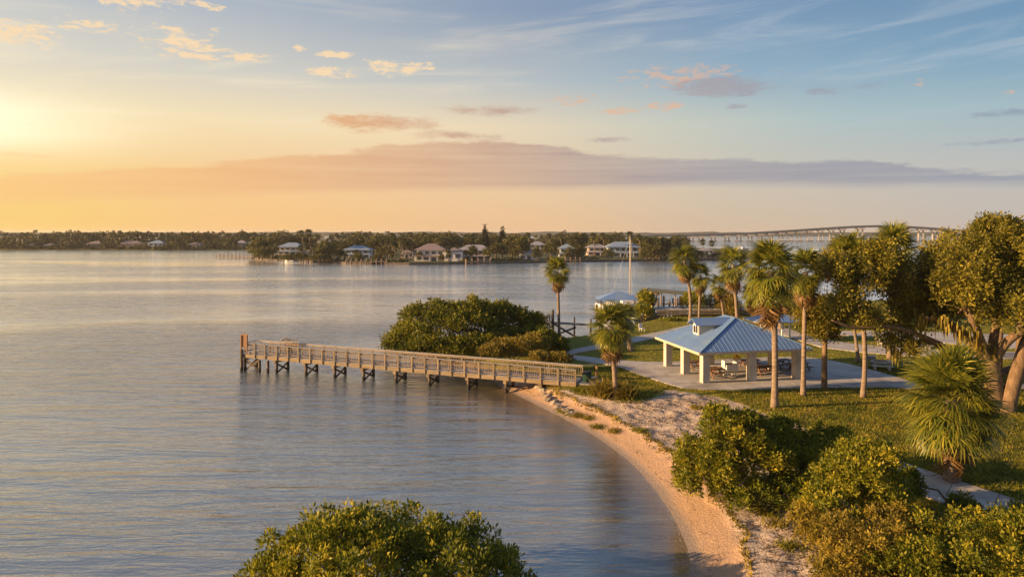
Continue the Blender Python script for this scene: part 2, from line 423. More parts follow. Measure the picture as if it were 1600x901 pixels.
def vnoise(X, Y, seed=0):
    """cheap smooth value noise"""
    rs = np.random.RandomState(seed); tab = rs.rand(64, 64)
    xi, yi = np.floor(X).astype(int), np.floor(Y).astype(int); fx, fy = X-xi, Y-yi
    fx, fy = fx*fx*(3-2*fx), fy*fy*(3-2*fy)
    g = lambda a, b: tab[a % 64, b % 64]
    return (g(xi, yi)*(1-fx)+g(xi+1, yi)*fx)*(1-fy)+(g(xi, yi+1)*(1-fx)+g(xi+1, yi+1)*fx)*fy

G0 = 1.0   # lawn level
shore_px = [(1085,901),(1074,850),(1050,800),(1013,750),(979,715),(930,680),(885,655),(845,635),(815,620),(790,608),(765,590),(730,575),(690,565),(650,556),(628,546),(650,537),(720,530),(800,531),(850,537),(880,534),(925,528),(990,509),(1040,500),(1100,490),(1180,480),(1300,475),(1600,471),(2000,469)]
shore_w = [P(x, y)[:2] for x, y in shore_px]
shore_curve = smooth_poly([(-70, 17), (-14, 23), (0, 23.6), (4.6, 24.6)]+shore_w, 2)
LAND = shore_curve+[(420, 150), (420, -60), (-70, -60)]

sand_px = [(858,600),(880,606),(905,611),(935,619),(965,626),(1000,628),(1020,622),(1040,612),(1075,613),(1120,622),(1150,632),(1200,650),(1260,672),(1300,690),(1330,715),(1345,760),(1360,800),(1380,901),(1400,1050)]
SAND = [P(x, y, 0.9)[:2] for x, y in sand_px]+[(9, 14), (-20, 22), (-20, 50), P(790, 600)[:2], P(830, 596)[:2]]

def ground_h(X, Y):
    X = np.asarray(X, float); Y = np.asarray(Y, float)
    sd = signed(X, Y, LAND)
    sw = inside(X, Y, SAND)
    ssd = signed(X, Y, SAND)
    w = sstep(ssd, -1.0, 1.5)
    # beach: sloping wet strip, a small scarp, hummocky dry sand
    edge = 2.0+(vnoise(X*0.9, Y*0.9, 3)-0.5)*0.7+(vnoise(X*2.6, Y*2.6, 4)-0.5)*0.35
    hb = np.clip(sd, 0, None)*0.22
    hb = np.minimum(hb, 0.46)+0.2*sstep(sd, edge, edge+0.25)+sstep(sd, 2, 10)*0.34
    hum = (vnoise(X*1.7, Y*1.7, 5)-0.5)*0.2+(vnoise(X*3.4, Y*3.4, 6)-0.5)*0.17
    hb = hb+hum*sstep(sd, edge+0.2, edge+1.2)*0.9
    hg = np.minimum(np.clip(sd, 0, None)*0.4, 1.0)
    hg = hg+(vnoise(X*0.5, Y*0.5, 7)-0.5)*0.05*sstep(sd, 2, 5)
    h = hb*w+hg*(1-w)
    return np.where(sd > 0, h, np.maximum(sd*0.10, -2.5)), sd, ssd
def gh(x, y): return float(ground_h(np.array([x]), np.array([y]))[0][0])
def on_ground(px, py, z=G0):
    p = P(px, py, z); p.z = gh(p.x, p.y); return p

# ------------------------------------------------------------------ setting: ground, sand, water
def axis(a, b, fa, fb, fine, coarse):
    return np.concatenate([np.arange(a, fa, coarse), np.arange(fa, fb, fine), np.arange(fb, b+coarse, coarse)])
gx = axis(-72, 160, -12, 28, 0.22, 1.2); gy = axis(-30, 152, 24, 66, 0.22, 1.0)
GX, GY = np.meshgrid(gx, gy, indexing='ij')
H, SD, SSD = ground_h(GX.ravel(), GY.ravel())
nx, ny = len(gx), len(gy); idx = np.arange(nx*ny).reshape(nx, ny)
quads = np.stack([idx[:-1, :-1], idx[1:, :-1], idx[1:, 1:], idx[:-1, 1:]], -1).reshape(-1, 4)

m, t, o = new_mat('ground')
co = world_co(t)
a1 = t.nodes.new('ShaderNodeAttribute'); a1.attribute_name = 'sand_sd'
a2 = t.nodes.new('ShaderNodeAttribute'); a2.attribute_name = 'shore_sd'
sandsd, shoresd = N(t, a1.outputs['Fac']), N(t, a2.outputs['Fac'])
nA = noise(t, co, 0.35, 5, 0.6); nB = noise(t, co, 2.2, 6, 0.65); nC = noise(t, co, 9.0, 5, 0.7); nD = noise(t, co, 0.09, 3, 0.5)
grass = mixc(t, nB.ss(0.35, 0.68), (0.13, 0.145, 0.016, 1), (0.28, 0.26, 0.028, 1))
grass = mixc(t, nA.ss(0.45, 0.75)*0.8, grass, (0.27, 0.21, 0.03, 1))
grass = mixc(t, nD.ss(0.55, 0.75)*0.5, grass, (0.22, 0.16, 0.05, 1))
dry = mixc(t, nC.ss(0.36, 0.62), (0.40, 0.31, 0.24, 1), (0.74, 0.61, 0.49, 1))
dry = mixc(t, nB.ss(0.54, 0.7)*0.75, dry, (0.30, 0.20, 0.13, 1))
lit = mixc(t, nC.ss(0.3, 0.7), (0.53, 0.345, 0.21, 1), (0.61, 0.41, 0.265, 1))
lit = mixc(t, noise(t, co, 14.0, 3, 0.6).ss(0.66, 0.74)*0.6, lit, (0.25, 0.15, 0.08, 1))
beach = mixc(t, (shoresd+(nB-0.5)*1.4).ss(1.8, 2.7), lit, dry)
wet = mixc(t, (shoresd+(nA-0.5)*0.6).ss(0.15, 0.75), (0.34, 0.27, 0.225, 1), beach)
bed = mixc(t, shoresd.ss(-6.0, 0.0), (0.19, 0.16, 0.13, 1), wet)
smask = (sandsd+(nA-0.5)*3.4+(nB-0.5)*1.6).ss(-0.3, 0.35)
grass = mixc(t, noise(t, co, 0.23, 4, 0.65, 0.6).ss(0.6, 0.72)*0.55, grass, (0.30, 0.23, 0.10, 1))
shorestrip = (shoresd+(nA-0.5)*1.2).ss(0.9, 1.5)
col = mixc(t, shorestrip, mixc(t, smask, (0.25, 0.19, 0.12, 1), bed), mixc(t, smask, grass, bed))
b = t.nodes.new('ShaderNodeBsdfPrincipled'); t.links.new(col.s, b.inputs['Base Color'])
b.inputs['Specular IOR Level'].default_value = 0.2
rg = shoresd.ss(0.2, 1.0)*0.55+0.35; t.links.new(rg.s, b.inputs['Roughness'])
hgt = nB*0.5+nC*0.6+noise(t, co, 22.0, 3, 0.6)*0.25
t.links.new(bump(t, hgt, 1.0, 0.26), b.inputs['Normal'])
t.links.new(b.outputs[0], o.inputs[0]); M_GROUND = m

gm = mesh_np('ground', np.stack([GX.ravel(), GY.ravel(), H], 1), quads, M_GROUND, smooth=True)
set_attr(gm, 'sand_sd', SSD); set_attr(gm, 'shore_sd', SD)
struct('ground', gm)

# water: one sheet out to the horizon, depth from the sea bed near the shore
wx = np.concatenate([[-5200, -2600, -1300, -600, -250], axis(-90, 130, -40, 30, 0.5, 2.0), [250, 600, 1300, 2600, 5200]])
wy = np.concatenate([[-260, -100], axis(-30, 160, 22, 100, 0.5, 2.0), [220, 320, 500, 900, 1600, 3000, 5600]])
WX, WY = np.meshgrid(wx, wy, indexing='ij')
wsd = -signed(WX.ravel(), WY.ravel(), LAND)
idx = np.arange(len(wx)*len(wy)).reshape(len(wx), len(wy))
wq = np.stack([idx[:-1, :-1], idx[1:, :-1], idx[1:, 1:], idx[:-1, 1:]], -1).reshape(-1, 4)
m, t, o = new_mat('water')
co = world_co(t)
a = t.nodes.new('ShaderNodeAttribute'); a.attribute_name = 'off_sd'; off = N(t, a.outputs['Fac'])
rot = (0, 0, R(9))
wyy0 = sepn(t, co)[1]
big = noise(t, mapping(t, co, (0.05, 0.30, 1), rot), 1.0, 3, 0.55, 0.5)
mid = noise(t, mapping(t, co, (0.35, 1.5, 1), rot), 1.0, 4, 0.6, 0.6)
rip = noise(t, mapping(t, co, (1.7, 4.6, 1), (0, 0, R(-6))), 1.0, 4, 0.65, 0.5)
calm = noise(t, mapping(t, co, (0.006, 0.022, 1), (0, 0, R(4))), 1.0, 4, 0.55, 0.8).ss(0.34, 0.66)
near = off.ss(0.0, 14.0)
amp = (calm*1.0+0.3)*(near*0.7+0.3)
wyy = sepn(t, co)[1]
fade = wyy.ss(40.0, 420.0)*-0.3+wyy.ss(450.0, 800.0)*0.5+1.0
mid2 = noise(t, mapping(t, co, (0.16, 0.8, 1), (0, 0, R(13))), 1.0, 3, 0.55, 0.5)
hh = (big*0.9+mid2*0.75+mid*0.36+rip*0.12)*amp*fade
nrm = bump(t, hh, 1.0, 0.42)
gl_ = t.nodes.new('ShaderNodeBsdfGlossy'); gl_.distribution = 'MULTI_GGX'; gl_.inputs['Roughness'].default_value = 0.1; gloss_boost = wyy0.ss(20.0, 160.0)*0.3+1.32-wyy0.ss(450.0, 800.0)*0.62; t.links.new(comb(t, gloss_boost, gloss_boost, gloss_boost).s, gl_.inputs[0])  # extra reflected brightness put into the gloss colour, varying with distance
t.links.new(nrm, gl_.inputs['Normal'])
df = t.nodes.new('ShaderNodeBsdfDiffuse'); dc = mixc(t, off.ss(0.5, 11.0), (0.14, 0.13, 0.11, 1), (0.115, 0.15, 0.175, 1)); t.links.new(dc.s, df.inputs[0])
tp = t.nodes.new('ShaderNodeBsdfTransparent'); tp.inputs[0].default_value = (0.9, 0.88, 0.8, 1)
mx1 = t.nodes.new('ShaderNodeMixShader'); t.links.new(off.ss(0.0, 6.0).s, mx1.inputs[0])
t.links.new(tp.outputs[0], mx1.inputs[1]); t.links.new(df.outputs[0], mx1.inputs[2])
fr = t.nodes.new('ShaderNodeFresnel'); fr.inputs[0].default_value = 2.6; t.links.new(nrm, fr.inputs['Normal'])
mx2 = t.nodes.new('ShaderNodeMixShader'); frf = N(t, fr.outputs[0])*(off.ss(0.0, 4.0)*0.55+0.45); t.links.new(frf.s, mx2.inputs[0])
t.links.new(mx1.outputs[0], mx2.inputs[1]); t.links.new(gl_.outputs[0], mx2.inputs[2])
# thin foam threads where the water meets the sand
fo = (off+(noise(t, co, 0.6, 3)-0.5)*0.5-0.12).abs()
fm = (fo*-1.0+0.05).ss(0.0, 0.05)*noise(t, co, 4.0, 4).ss(0.44, 0.66)
fd = t.nodes.new('ShaderNodeBsdfDiffuse'); fd.inputs[0].default_value = (0.7, 0.68, 0.64, 1)
mx3 = t.nodes.new('ShaderNodeMixShader'); t.links.new((fm*0.4).s, mx3.inputs[0])
t.links.new(mx2.outputs[0], mx3.inputs[1]); t.links.new(fd.outputs[0], mx3.inputs[2])
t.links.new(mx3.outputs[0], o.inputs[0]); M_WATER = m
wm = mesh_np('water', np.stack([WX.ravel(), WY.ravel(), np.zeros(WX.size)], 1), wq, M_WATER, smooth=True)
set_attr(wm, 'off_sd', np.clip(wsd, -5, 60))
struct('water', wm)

# ------------------------------------------------------------------ paths of concrete panels
def clip_half(poly, a, b):
    out = []; n = len(poly)
    side = lambda p: (b[0]-a[0])*(p[1]-a[1])-(b[1]-a[1])*(p[0]-a[0])
    for i in range(n):
        p, q = poly[i], poly[(i+1) % n]; sp, sq = side(p), side(q)
        if sp >= 0: out.append(p)
        if (sp >= 0) != (sq >= 0):
            k = sp/(sp-sq); out.append((p[0]+(q[0]-p[0])*k, p[1]+(q[1]-p[1])*k))
    return out
def area(p): return sum(p[i][0]*p[(i+1) % len(p)][1]-p[(i+1) % len(p)][0]*p[i][1] for i in range(len(p)))/2
def panel(parent, poly, z0, z1):
    if area(poly) < 0: poly = poly[::-1]
    link('concrete_panel', MB().prism(poly, z0, z1).mesh('concrete_panel', M_CONC), parent)
PZ = G0+0.07
def plaza(name, px, ang, cell, label, gap=0.025):
    root = struct(name, None, label=label)
    poly = smooth_poly([P(x, y, PZ)[:2] for x, y in px], 1, True)
    c, s = math.cos(ang), math.sin(ang)
    loc = [(x*c+y*s, -x*s+y*c) for x, y in poly]
    x0, x1 = min(p[0] for p in loc), max(p[0] for p in loc); y0, y1 = min(p[1] for p in loc), max(p[1] for p in loc)
    for i in range(int(math.ceil((x1-x0)/cell))):
        for j in range(int(math.ceil((y1-y0)/cell))):
            ax, ay = x0+i*cell+gap, y0+j*cell+gap; bx, by = ax+cell-2*gap, ay+cell-2*gap
            q = loc
            for a, b_ in (((ax, ay), (bx, ay)), ((bx, ay), (bx, by)), ((bx, by), (ax, by)), ((ax, by), (ax, ay))):
                q = clip_half(q, a, b_)
                if len(q) < 3: break
            if len(q) >= 3 and abs(area(q)) > 0.15:
                panel(root, [(x*c-y*s, x*s+y*c) for x, y in q], G0-0.1, PZ)
    return root
def strip(name, top_px, bot_px, label, gap=0.02, length=2.6):
    root = struct(name, None, label=label)
    A = [np.array(P(x, y, PZ)[:2]) for x, y in top_px]; B = [np.array(P(x, y, PZ)[:2]) for x, y in bot_px]
    def res(pts, n):
        d = np.concatenate([[0], np.cumsum([np.linalg.norm(pts[i+1]-pts[i]) for i in range(len(pts)-1)])])
        u = np.linspace(0, d[-1], n); P_ = np.array(pts)
        return np.stack([np.interp(u, d, P_[:, 0]), np.interp(u, d, P_[:, 1])], 1), d[-1]
    A = [np.array(p) for p in smooth_poly(A, 2)]; B = [np.array(p) for p in smooth_poly(B, 2)]
    _, L = res(A, 10); n = max(2, int(L/length)+1)
    A, _ = res(A, n); B, _ = res(B, n)
    for i in range(n-1):
        d = (A[i+1]-A[i]); d = d/np.linalg.norm(d)*gap
        panel(root, [tuple(A[i]+d), tuple(A[i+1]-d), tuple(B[i+1]-d), tuple(B[i]+d)], G0-0.1, PZ)
    return root
PAV_C, PAV_A = Vector((20.2, 65.4, PZ)), R(11.3)
plaza('pavilion_plaza', [(882,553),(912,556),(960,562),(1030,566),(1110,561),(1250,556),(1290,561),(1340,571),(1400,588),(1440,600),(1475,607),(1440,609),(1400,604.5),(1300,605),(1160,608),(1078,608.5),(1040,598),(1003,586),(962,571),(925,565),(890,560)], PAV_A, 3.1, 'concrete plaza around the picnic pavilion')
strip('garden_path', [(878,551),(896,544.5),(925,539.5),(965,532),(1005,523),(1045,514.5),(1080,506)], [(884,555),(906,549.5),(928,546),(965,540),(1005,532),(1045,523),(1085,513)], 'concrete path curving up the lawn toward the docks')
strip('side_path', [(1470,604),(1530,598),(1570,600),(1660,599)], [(1470,609),(1530,606),(1570,607),(1660,606)], 'concrete path running right past the oak')
strip('park_road', [(1190,503),(1225,510),(1262,524),(1300,533),(1345,538),(1400,543),(1460,547),(1540,549),(1640,549)], [(1195,517),(1232,524),(1268,539),(1300,545),(1345,550),(1400,554),(1460,558),(1540,560),(1640,560)], 'grey park road crossing the lawn behind the pavilion', length=5)
strip('car_park', [(1270,517),(1320,517),(1380,516),(1440,517),(1500,521),(1640,523)], [(1275,521),(1320,524),(1380,526),(1440,530),(1500,542),(1640,545)], 'grey paved parking area beyond the park road', length=6)
strip('sidewalk', [(1340,690),(1378,707),(1412,722),(1445,733),(1500,751),(1560,770),(1640,797)], [(1310,725),(1350,745),(1390,757),(1425,768),(1480,786),(1540,806),(1620,836)], 'concrete sidewalk passing behind the shrubs', length=2.2)

# ------------------------------------------------------------------ pier (boardwalk)
PA = Vector((5.45, 59.3, 0)); PB = Vector((-27.2, 71.3, 0))
pdir = (PB-PA).normalized(); pnor = Vector((-pdir.y, pdir.x, 0))
if pnor.y < 0: pnor = -pnor
PLEN = (PB-PA).length; PW = 2.0
pier = thing('pier', 'long grey timber pier with railings running from the beach out over the water', 'pier', (PA.x, PA.y, 0))
pier.rotation_euler = (0, 0, math.atan2(pdir.y, pdir.x))   # local x along the pier, local -y away from the camera
SY = -1.0 if Vector((-pdir.y, pdir.x, 0)).dot(pnor) < 0 else 1.0
def dz_(x): return 1.38+0.36*x/PLEN
def t_of(px):   # parameter along near edge for a photo column
    k = (px-800)/F
    return (k*PA.y-PA.x)/(pdir.x-k*pdir.y)
slope = math.atan2(0.36, PLEN)
W_ = PW*SY
# deck boards
nb = 150; bl = PLEN/nb
bm_ = MB().box((0, 0, 0), (bl-0.02, PW+0.1, 0.045)).mesh('deck_board', M_DECK)
rngp = random.Random(5)
for i in range(nb):
    x = (i+0.5)*bl
    link('deck_board', bm_, pier, (x, W_/2, dz_(x)+rngp.uniform(-.006, .006)), (0, -slope, 0))
rim = lambda y, h, zc, mat, nm, w=0.07: link(nm, MB().bar((0, y, dz_(0)+zc), (PLEN, y, dz_(PLEN)+zc), w, h).mesh(nm, mat), pier)
rim(-0.09*SY, 0.34, -0.20, M_BEAM, 'side_beam'); rim((PW+0.09)*SY, 0.34, -0.20, M_BEAM, 'side_beam')
rim(PW/2*SY, 0.28, -0.19, M_BEAM, 'joist')
rim(-0.09*SY, 0.05, 1.06, M_DECK, 'top_rail', 0.17); rim((PW+0.09)*SY, 0.05, 1.06, M_DECK, 'top_rail', 0.17)
rim(-0.035*SY, 0.11, 0.95, M_WOOD, 'upper_rail', 0.04); rim((PW+0.035)*SY, 0.11, 0.95, M_WOOD, 'upper_rail', 0.04)
rim(-0.035*SY, 0.09, 0.20, M_WOOD, 'lower_rail', 0.04); rim((PW+0.035)*SY, 0.09, 0.20, M_WOOD, 'lower_rail', 0.04)
post_px = [901,873,845.6,819.6,795.6,772,749.5,727,706,686,665,645,624,603,583.6,563,543,524,505,486,468,451.5,434,416,399.6]
ptx = [max(0.06, t_of(x)) for x in post_px]
post_m = MB().box((0, 0, 0.36), (0.11, 0.11, 1.42)).mesh('rail_post', M_BEAM)
for x in ptx:
    link('rail_post', post_m, pier, (x, -0.16*SY, dz_(x)+rngp.uniform(-.03, .03)), (rngp.uniform(-.02, .02), rngp.uniform(-.015, .015), rngp.uniform(-.05, .05)))
    link('rail_post', post_m, pier, (x, (PW+0.16)*SY, dz_(x)+rngp.uniform(-.03, .03)), (rngp.uniform(-.02, .02), rngp.uniform(-.015, .015), 0))
bal = MB().box((0, 0, 0.57), (0.04, 0.03, 0.72)).mesh('baluster', M_WOOD)
far_b = MB()
for a, b_ in zip(ptx[:-1], ptx[1:]):
    n = 7
    for k in range(n):
        x = a+(b_-a)*(k+0.75)/(n+0.5)
        link('baluster', bal, pier, (x, -0.075*SY, dz_(x)))
        far_b.box((x, (PW+0.075)*SY, dz_(x)+0.57), (0.035, 0.03, 0.72))
fb = link('baluster', far_b.mesh('far_balusters', M_WOOD), pier); fb['kind'] = 'stuff'
# bents: piles, cap, cross braces
def pile_mesh(h): return MB().tube([(0, 0, -1.6), (0, 0, h)], [0.155, 0.14], 10).mesh('pile', M_PILE, True)
bent_t = [t_of(x) for x in (845, 790, 731, 670, 618, 567, 522, 477, 431)]+[PLEN-0.1]
for i, x in enumerate(bent_t):
    hx = dz_(x)-0.38
    for y in (0.12, PW-0.12):
        link('pile', pile_mesh(hx-0.25 if i < len(bent_t)-1 else hx), pier, (x, y*SY, 0))
    link('pile_cap', MB().box((0, W_/2, hx-0.12), (0.28, PW+0.5, 0.26)).mesh('pile_cap', M_BEAM), pier, (x, 0, 0))
    for s in (-1, 1):
        a = (x+s*0.17, 0.1*SY, (hx-0.3) if s > 0 else 0.12); b_ = (x+s*0.17, (PW-0.1)*SY, 0.12 if s > 0 else (hx-0.3))
        link('cross_brace', MB().bar(a, b_, 0.05, 0.17).mesh('cross_brace', M_PILE), pier)
# end bay railing and inclined braces at the head of the pier
xe = PLEN
link('top_rail', MB().bar((xe, -0.09*SY, dz_(xe)+1.06), (xe, (PW+0.09)*SY, dz_(xe)+1.06), 0.17, 0.05).mesh('top_rail', M_DECK), pier)
link('lower_rail', MB().bar((xe, -0.09*SY, dz_(xe)+0.2), (xe, (PW+0.09)*SY, dz_(xe)+0.2), 0.04, 0.09).mesh('lower_rail', M_WOOD), pier)
eb = MB()
for k in range(12): eb.box((xe, (0.1+k*(PW-0.2)/11)*SY, dz_(xe)+0.57), (0.035, 0.045, 0.72))
o_ = link('baluster', eb.mesh('end_balusters', M_WOOD), pier); o_['kind'] = 'stuff'
x1 = t_of(405); xa = t_of(384)
for s in (0, 1):
    z0, z1 = (0.15, dz_(x1)-0.5) if s else (dz_(x1)-0.5, 0.15)
    link('cross_brace', MB().bar((xa, -0.03*SY, z0), (x1, -0.03*SY, z1), 0.05, 0.17).mesh('cross_brace', M_PILE), pier)
for x in (405, 418):
    link('pile', pile_mesh(1.2), pier, (t_of(x), 0.05*SY, 0))
link('pile', MB().tube([(0, 0, -1.6), (0, 0, 2.2)], 0.16, 10).mesh('pile', M_PILE, True), pier, (PLEN+0.05, -0.2*SY, 0))
# return rail at the landward end
link('top_rail', MB().bar((0.02, (PW+0.09)*SY, dz_(0)+1.06), (-0.9, (PW+1.15)*SY, dz_(0)+1.02), 0.14, 0.05).mesh('top_rail', M_DECK), pier)
link('rail_post', MB().box((0, 0, 0.28), (0.16, 0.16, 1.6)).mesh('rail_post', M_BOARD), pier, (-0.95, (PW+1.2)*SY, dz_(0)-0.1))
link('ramp', MB().box((-0.9, W_/2, dz_(0)-0.12), (1.8, PW+0.1, 0.12)).mesh('ramp', M_DECK), pier)

def on_pier(x, y, z=0.03):
    v = PA+pdir*x+pnor*y; return Vector((v.x, v.y, dz_(x)+z))
# tall board at the head of the pier
bp = on_pier(PLEN-0.25, -0.2)
tb = thing('notice_board', 'tall brown wooden board standing at the far end of the pier', 'board', bp, math.atan2(pdir.y, pdir.x)+R(6))
for k in range(4): link('plank', MB().box((-0.33+k*0.2, 0, 1.32), (0.19, 0.05, 1.35-0.03*(k == 3))).mesh('plank', M_BOARD), tb)
link('post', MB().box((-0.36, 0.07, 0.9), (0.1, 0.09, 1.9)).mesh('post', M_BOARD), tb)
link('post', MB().box((0.30, 0.07, 0.9), (0.1, 0.09, 1.9)).mesh('post', M_BOARD), tb)
# picket rack and perched gulls on the far rail
xr = t_of(436)
pr = thing('picket_rack', 'low rack of uneven wooden pickets rising above the far rail of the pier head', 'rack', on_pier(xr-1.0, PW-0.35), math.atan2(pdir.y, pdir.x))
for k in range(8):
    link('picket', MB().box((k*0.22, 0, 0.78+rngp.uniform(-.03, .03)), (0.06, 0.05, 1.45+rngp.uniform(-.1, .14))).mesh('picket', M_WOOD), pr)
link('crossbar', MB().box((0.77, 0.04, 0.95), (1.75, 0.03, 0.09)).mesh('crossbar', M_BOARD), pr)
link('crossbar', MB().box((0.77, 0.04, 1.22), (1.75, 0.03, 0.07)).mesh('crossbar', M_DECK), pr)
M_BIRD = surf('gull_feathers', (0.2, 0.17, 0.15), (0.36, 0.31, 0.27), (8, 8, 8), 0.8)
def bird_mesh():
    b = MB(); b.tube([(-0.26, 0, 0.16), (-0.12, 0, 0.2), (0.05, 0, 0.24), (0.14, 0, 0.3), (0.18, 0, 0.38), (0.22, 0, 0.42), (0.27, 0, 0.41)], [0.012, 0.06, 0.1, 0.075, 0.05, 0.055, 0.02], 8)
    b.tube([(0.26, 0, 0.41), (0.35, 0, 0.39)], [0.018, 0.004], 6)
    for s in (-1, 1): b.tube([(0.03, s*0.04, 0.0), (0.03, s*0.04, 0.17)], 0.012, 5)
    return b.mesh('gull', M_BIRD, True)
bmz = bird_mesh()
for k, (px, lab) in enumerate(((407, 'grey gull perched on the pier rail nearest the tall board'), (411.5, 'grey gull perched between two other gulls on the pier rail'), (417, 'grey gull perched on the pier rail nearest the picket rack'))):
    p = on_pier(t_of(px+14), PW+0.09, 1.085)
    thing('gull', lab, 'bird', p, 0.4+k*1.7, 'gulls perched on the pier rail', bmz)

# ------------------------------------------------------------------ pavilion
pav = thing('pavilion', 'open picnic pavilion with a blue metal hip roof and square cream columns', 'pavilion', PAV_C, PAV_A)
hx, hy = 4.4, 3.85
CH = 2.55
colm = MB().box((0, 0, CH/2), (0.64, 0.64, CH)).mesh('column', M_CREAM)
plm = None
for x, y in ((-hx, -hy), (0, -hy), (hx, -hy), (-hx, 0), (hx, 0), (-hx, hy), (0, hy), (hx, hy)):
    link('column', colm, pav, (x, y, 0))
ex, ey, ze, zr = 5.35, 4.75, 2.74, 5.12
ry0, ry1 = -1.0, 1.0
def slab_face(pts, th=0.06):
    p = [Vector(q) for q in pts]; n = (p[1]-p[0]).cross(p[2]-p[0]).normalized()*th
    k = len(p); v = [tuple(q) for q in p]+[tuple(q-n) for q in p]
    f = [tuple(range(k)), tuple(range(k, 2*k))[::-1]]+[(i, k+i, k+(i+1) % k, (i+1) % k) for i in range(k)]
    return v, f
E = [(-ex, -ey, ze), (ex, -ey, ze), (ex, ey, ze), (-ex, ey, ze)]; A0, A1 = (0, ry0, zr), (0, ry1, zr)
faces = {'front': [E[0], E[1], A0], 'right': [E[1], E[2], A1, A0], 'back': [E[2], E[3], A1], 'left': [E[3], E[0], A0, A1]}
for k, pts in faces.items():
    v, f = slab_face(pts); link('roof_slope', MB().add(v, f).mesh('roof_slope', M_ROOF), pav)
# standing seams
def lerp(a, b, t): return tuple(a[i]+(b[i]-a[i])*t for i in range(3))
def seams(pts, a, b, up, nseam, bm):
    # seams run from eave a-b straight up the slope until they hit an edge of the face
    a, b = Vector(a), Vector(b); L = (b-a).length
    for i in range(1, nseam):
        p = a+(b-a)*(i/nseam); best = None
        d = Vector(up)
        for j in range(len(pts)):
            c, e = Vector(pts[j]), Vector(pts[(j+1) % len(pts)])
            if {tuple(c), tuple(e)} == {tuple(a), tuple(b)}: continue
            # solve in plan
            ex_, ey_ = e.x-c.x, e.y-c.y; det = d.x*(-ey_)+ex_*d.y
            if abs(det) < 1e-9: continue
            rx, ry = c.x-p.x, c.y-p.y
            t_ = (rx*(-ey_)+ex_*ry)/det; s_ = (d.x*ry-d.y*rx)/det
            if t_ > 0.05 and -1e-6 <= s_ <= 1+1e-6 and (best is None or t_ < best): best = t_
        if best: bm.append((p, p+d*best))
segs = []
seams(faces['front'], E[0], E[1], (0, ry0+ey, zr-ze), 26, segs)
seams(faces['right'], E[1], E[2], (-ex, 0, zr-ze), 23, segs)
seams(faces['back'], E[2], E[3], (0, ry1-ey, zr-ze), 26, segs)
seams(faces['left'], E[3], E[0], (ex, 0, zr-ze), 23, segs)
for a, b_ in segs:
    link('roof_seam', MB().bar(a+Vector((0, 0, 0.01)), b_+Vector((0, 0, 0.01)), 0.03, 0.025).mesh('roof_seam', M_ROOFR), pav)
for a, b_ in ((E[0], A0), (E[1], A0), (E[2], A1), (E[3], A1), (A0, A1)):
    link('ridge_cap', MB().bar(Vector(a)+Vector((0, 0, 0.03)), Vector(b_)+Vector((0, 0, 0.03)), 0.2, 0.05).mesh('ridge_cap', M_ROOFR), pav)
fz = ze-0.13
for a, b_ in ((E[0], E[1]), (E[1], E[2]), (E[2], E[3]), (E[3], E[0])):
    a, b_ = Vector(a), Vector(b_); d = (b_-a).normalized()
    link('fascia', MB().bar((a.x+d.x*.03, a.y+d.y*.03, fz), (b_.x-d.x*.03, b_.y-d.y*.03, fz), 0.05, 0.2).mesh('fascia', M_FASCIA), pav)
link('soffit', MB().box((0, 0, ze-0.17), (2*ex-0.12, 2*ey-0.12, 0.04)).mesh('soffit', M_FASCIA), pav)
for y in (-hy, hy): link('beam', MB().box((0, y, CH+0.0), (2*hx+0.4, 0.3, 0.24)).mesh('beam', M_FASCIA), pav)
for x in (-hx, hx): link('beam', MB().box((x, 0, CH+0.0), (0.298, 2*hy-0.31, 0.236)).mesh('beam', M_FASCIA), pav)
# dormer on the sunny slope
dm = link('dormer', MB().box((-2.55, -0.25, 4.0), (1.6, 0.9, 0.9)).mesh('dormer', M_CREAM), pav)
dm.scale = (1.28, 1.28, 1.28); dm.location = (0.84, 0.07, -1.14)
fr_ = MB()
for y, z, w, h in ((-0.25, 4.36, 0.8, 0.07), (-0.25, 3.78, 0.8, 0.07), (-0.62, 4.07, 0.07, 0.51), (0.12, 4.07, 0.07, 0.51), (-0.25, 4.07, 0.04, 0.5)):
    fr_.box((-3.37, y, z), (0.06, w, h))
link('window_frame', fr_.mesh('window_frame', M_WHITE), dm)
link('window_pane', MB().box((-3.355, -0.25, 4.07), (0.02, 0.68, 0.5)).mesh('window_pane', M_GLASS), dm)
for s in (-1, 1):
    v, f = slab_face([(-3.7, -0.25, 4.84), (-3.7, -0.25+s*0.72, 4.4), (-1.0, -0.25+s*0.72, 4.4), (-0.55, -0.25, 4.84)][::(1 if s > 0 else -1)], 0.05)
    link('dormer_roof', MB().add(v, f).mesh('dormer_roof', M_ROOF), dm)
link('gable', MB().add([(-3.36, -0.7, 4.42), (-3.36, 0.2, 4.42), (-3.36, -0.25, 4.76), (-3.30, -0.7, 4.42), (-3.30, 0.2, 4.42), (-3.30, -0.25, 4.76)], [(0, 2, 1), (3, 4, 5), (0, 1, 4, 3), (1, 2, 5, 4), (2, 0, 3, 5)]).mesh('gable', M_CREAM), dm)

def pav_w(x, y, z=0.0):
    c, s = math.cos(PAV_A), math.sin(PAV_A); return Vector((PAV_C.x+x*c-y*s, PAV_C.y+x*s+y*c, PAV_C.z+z))
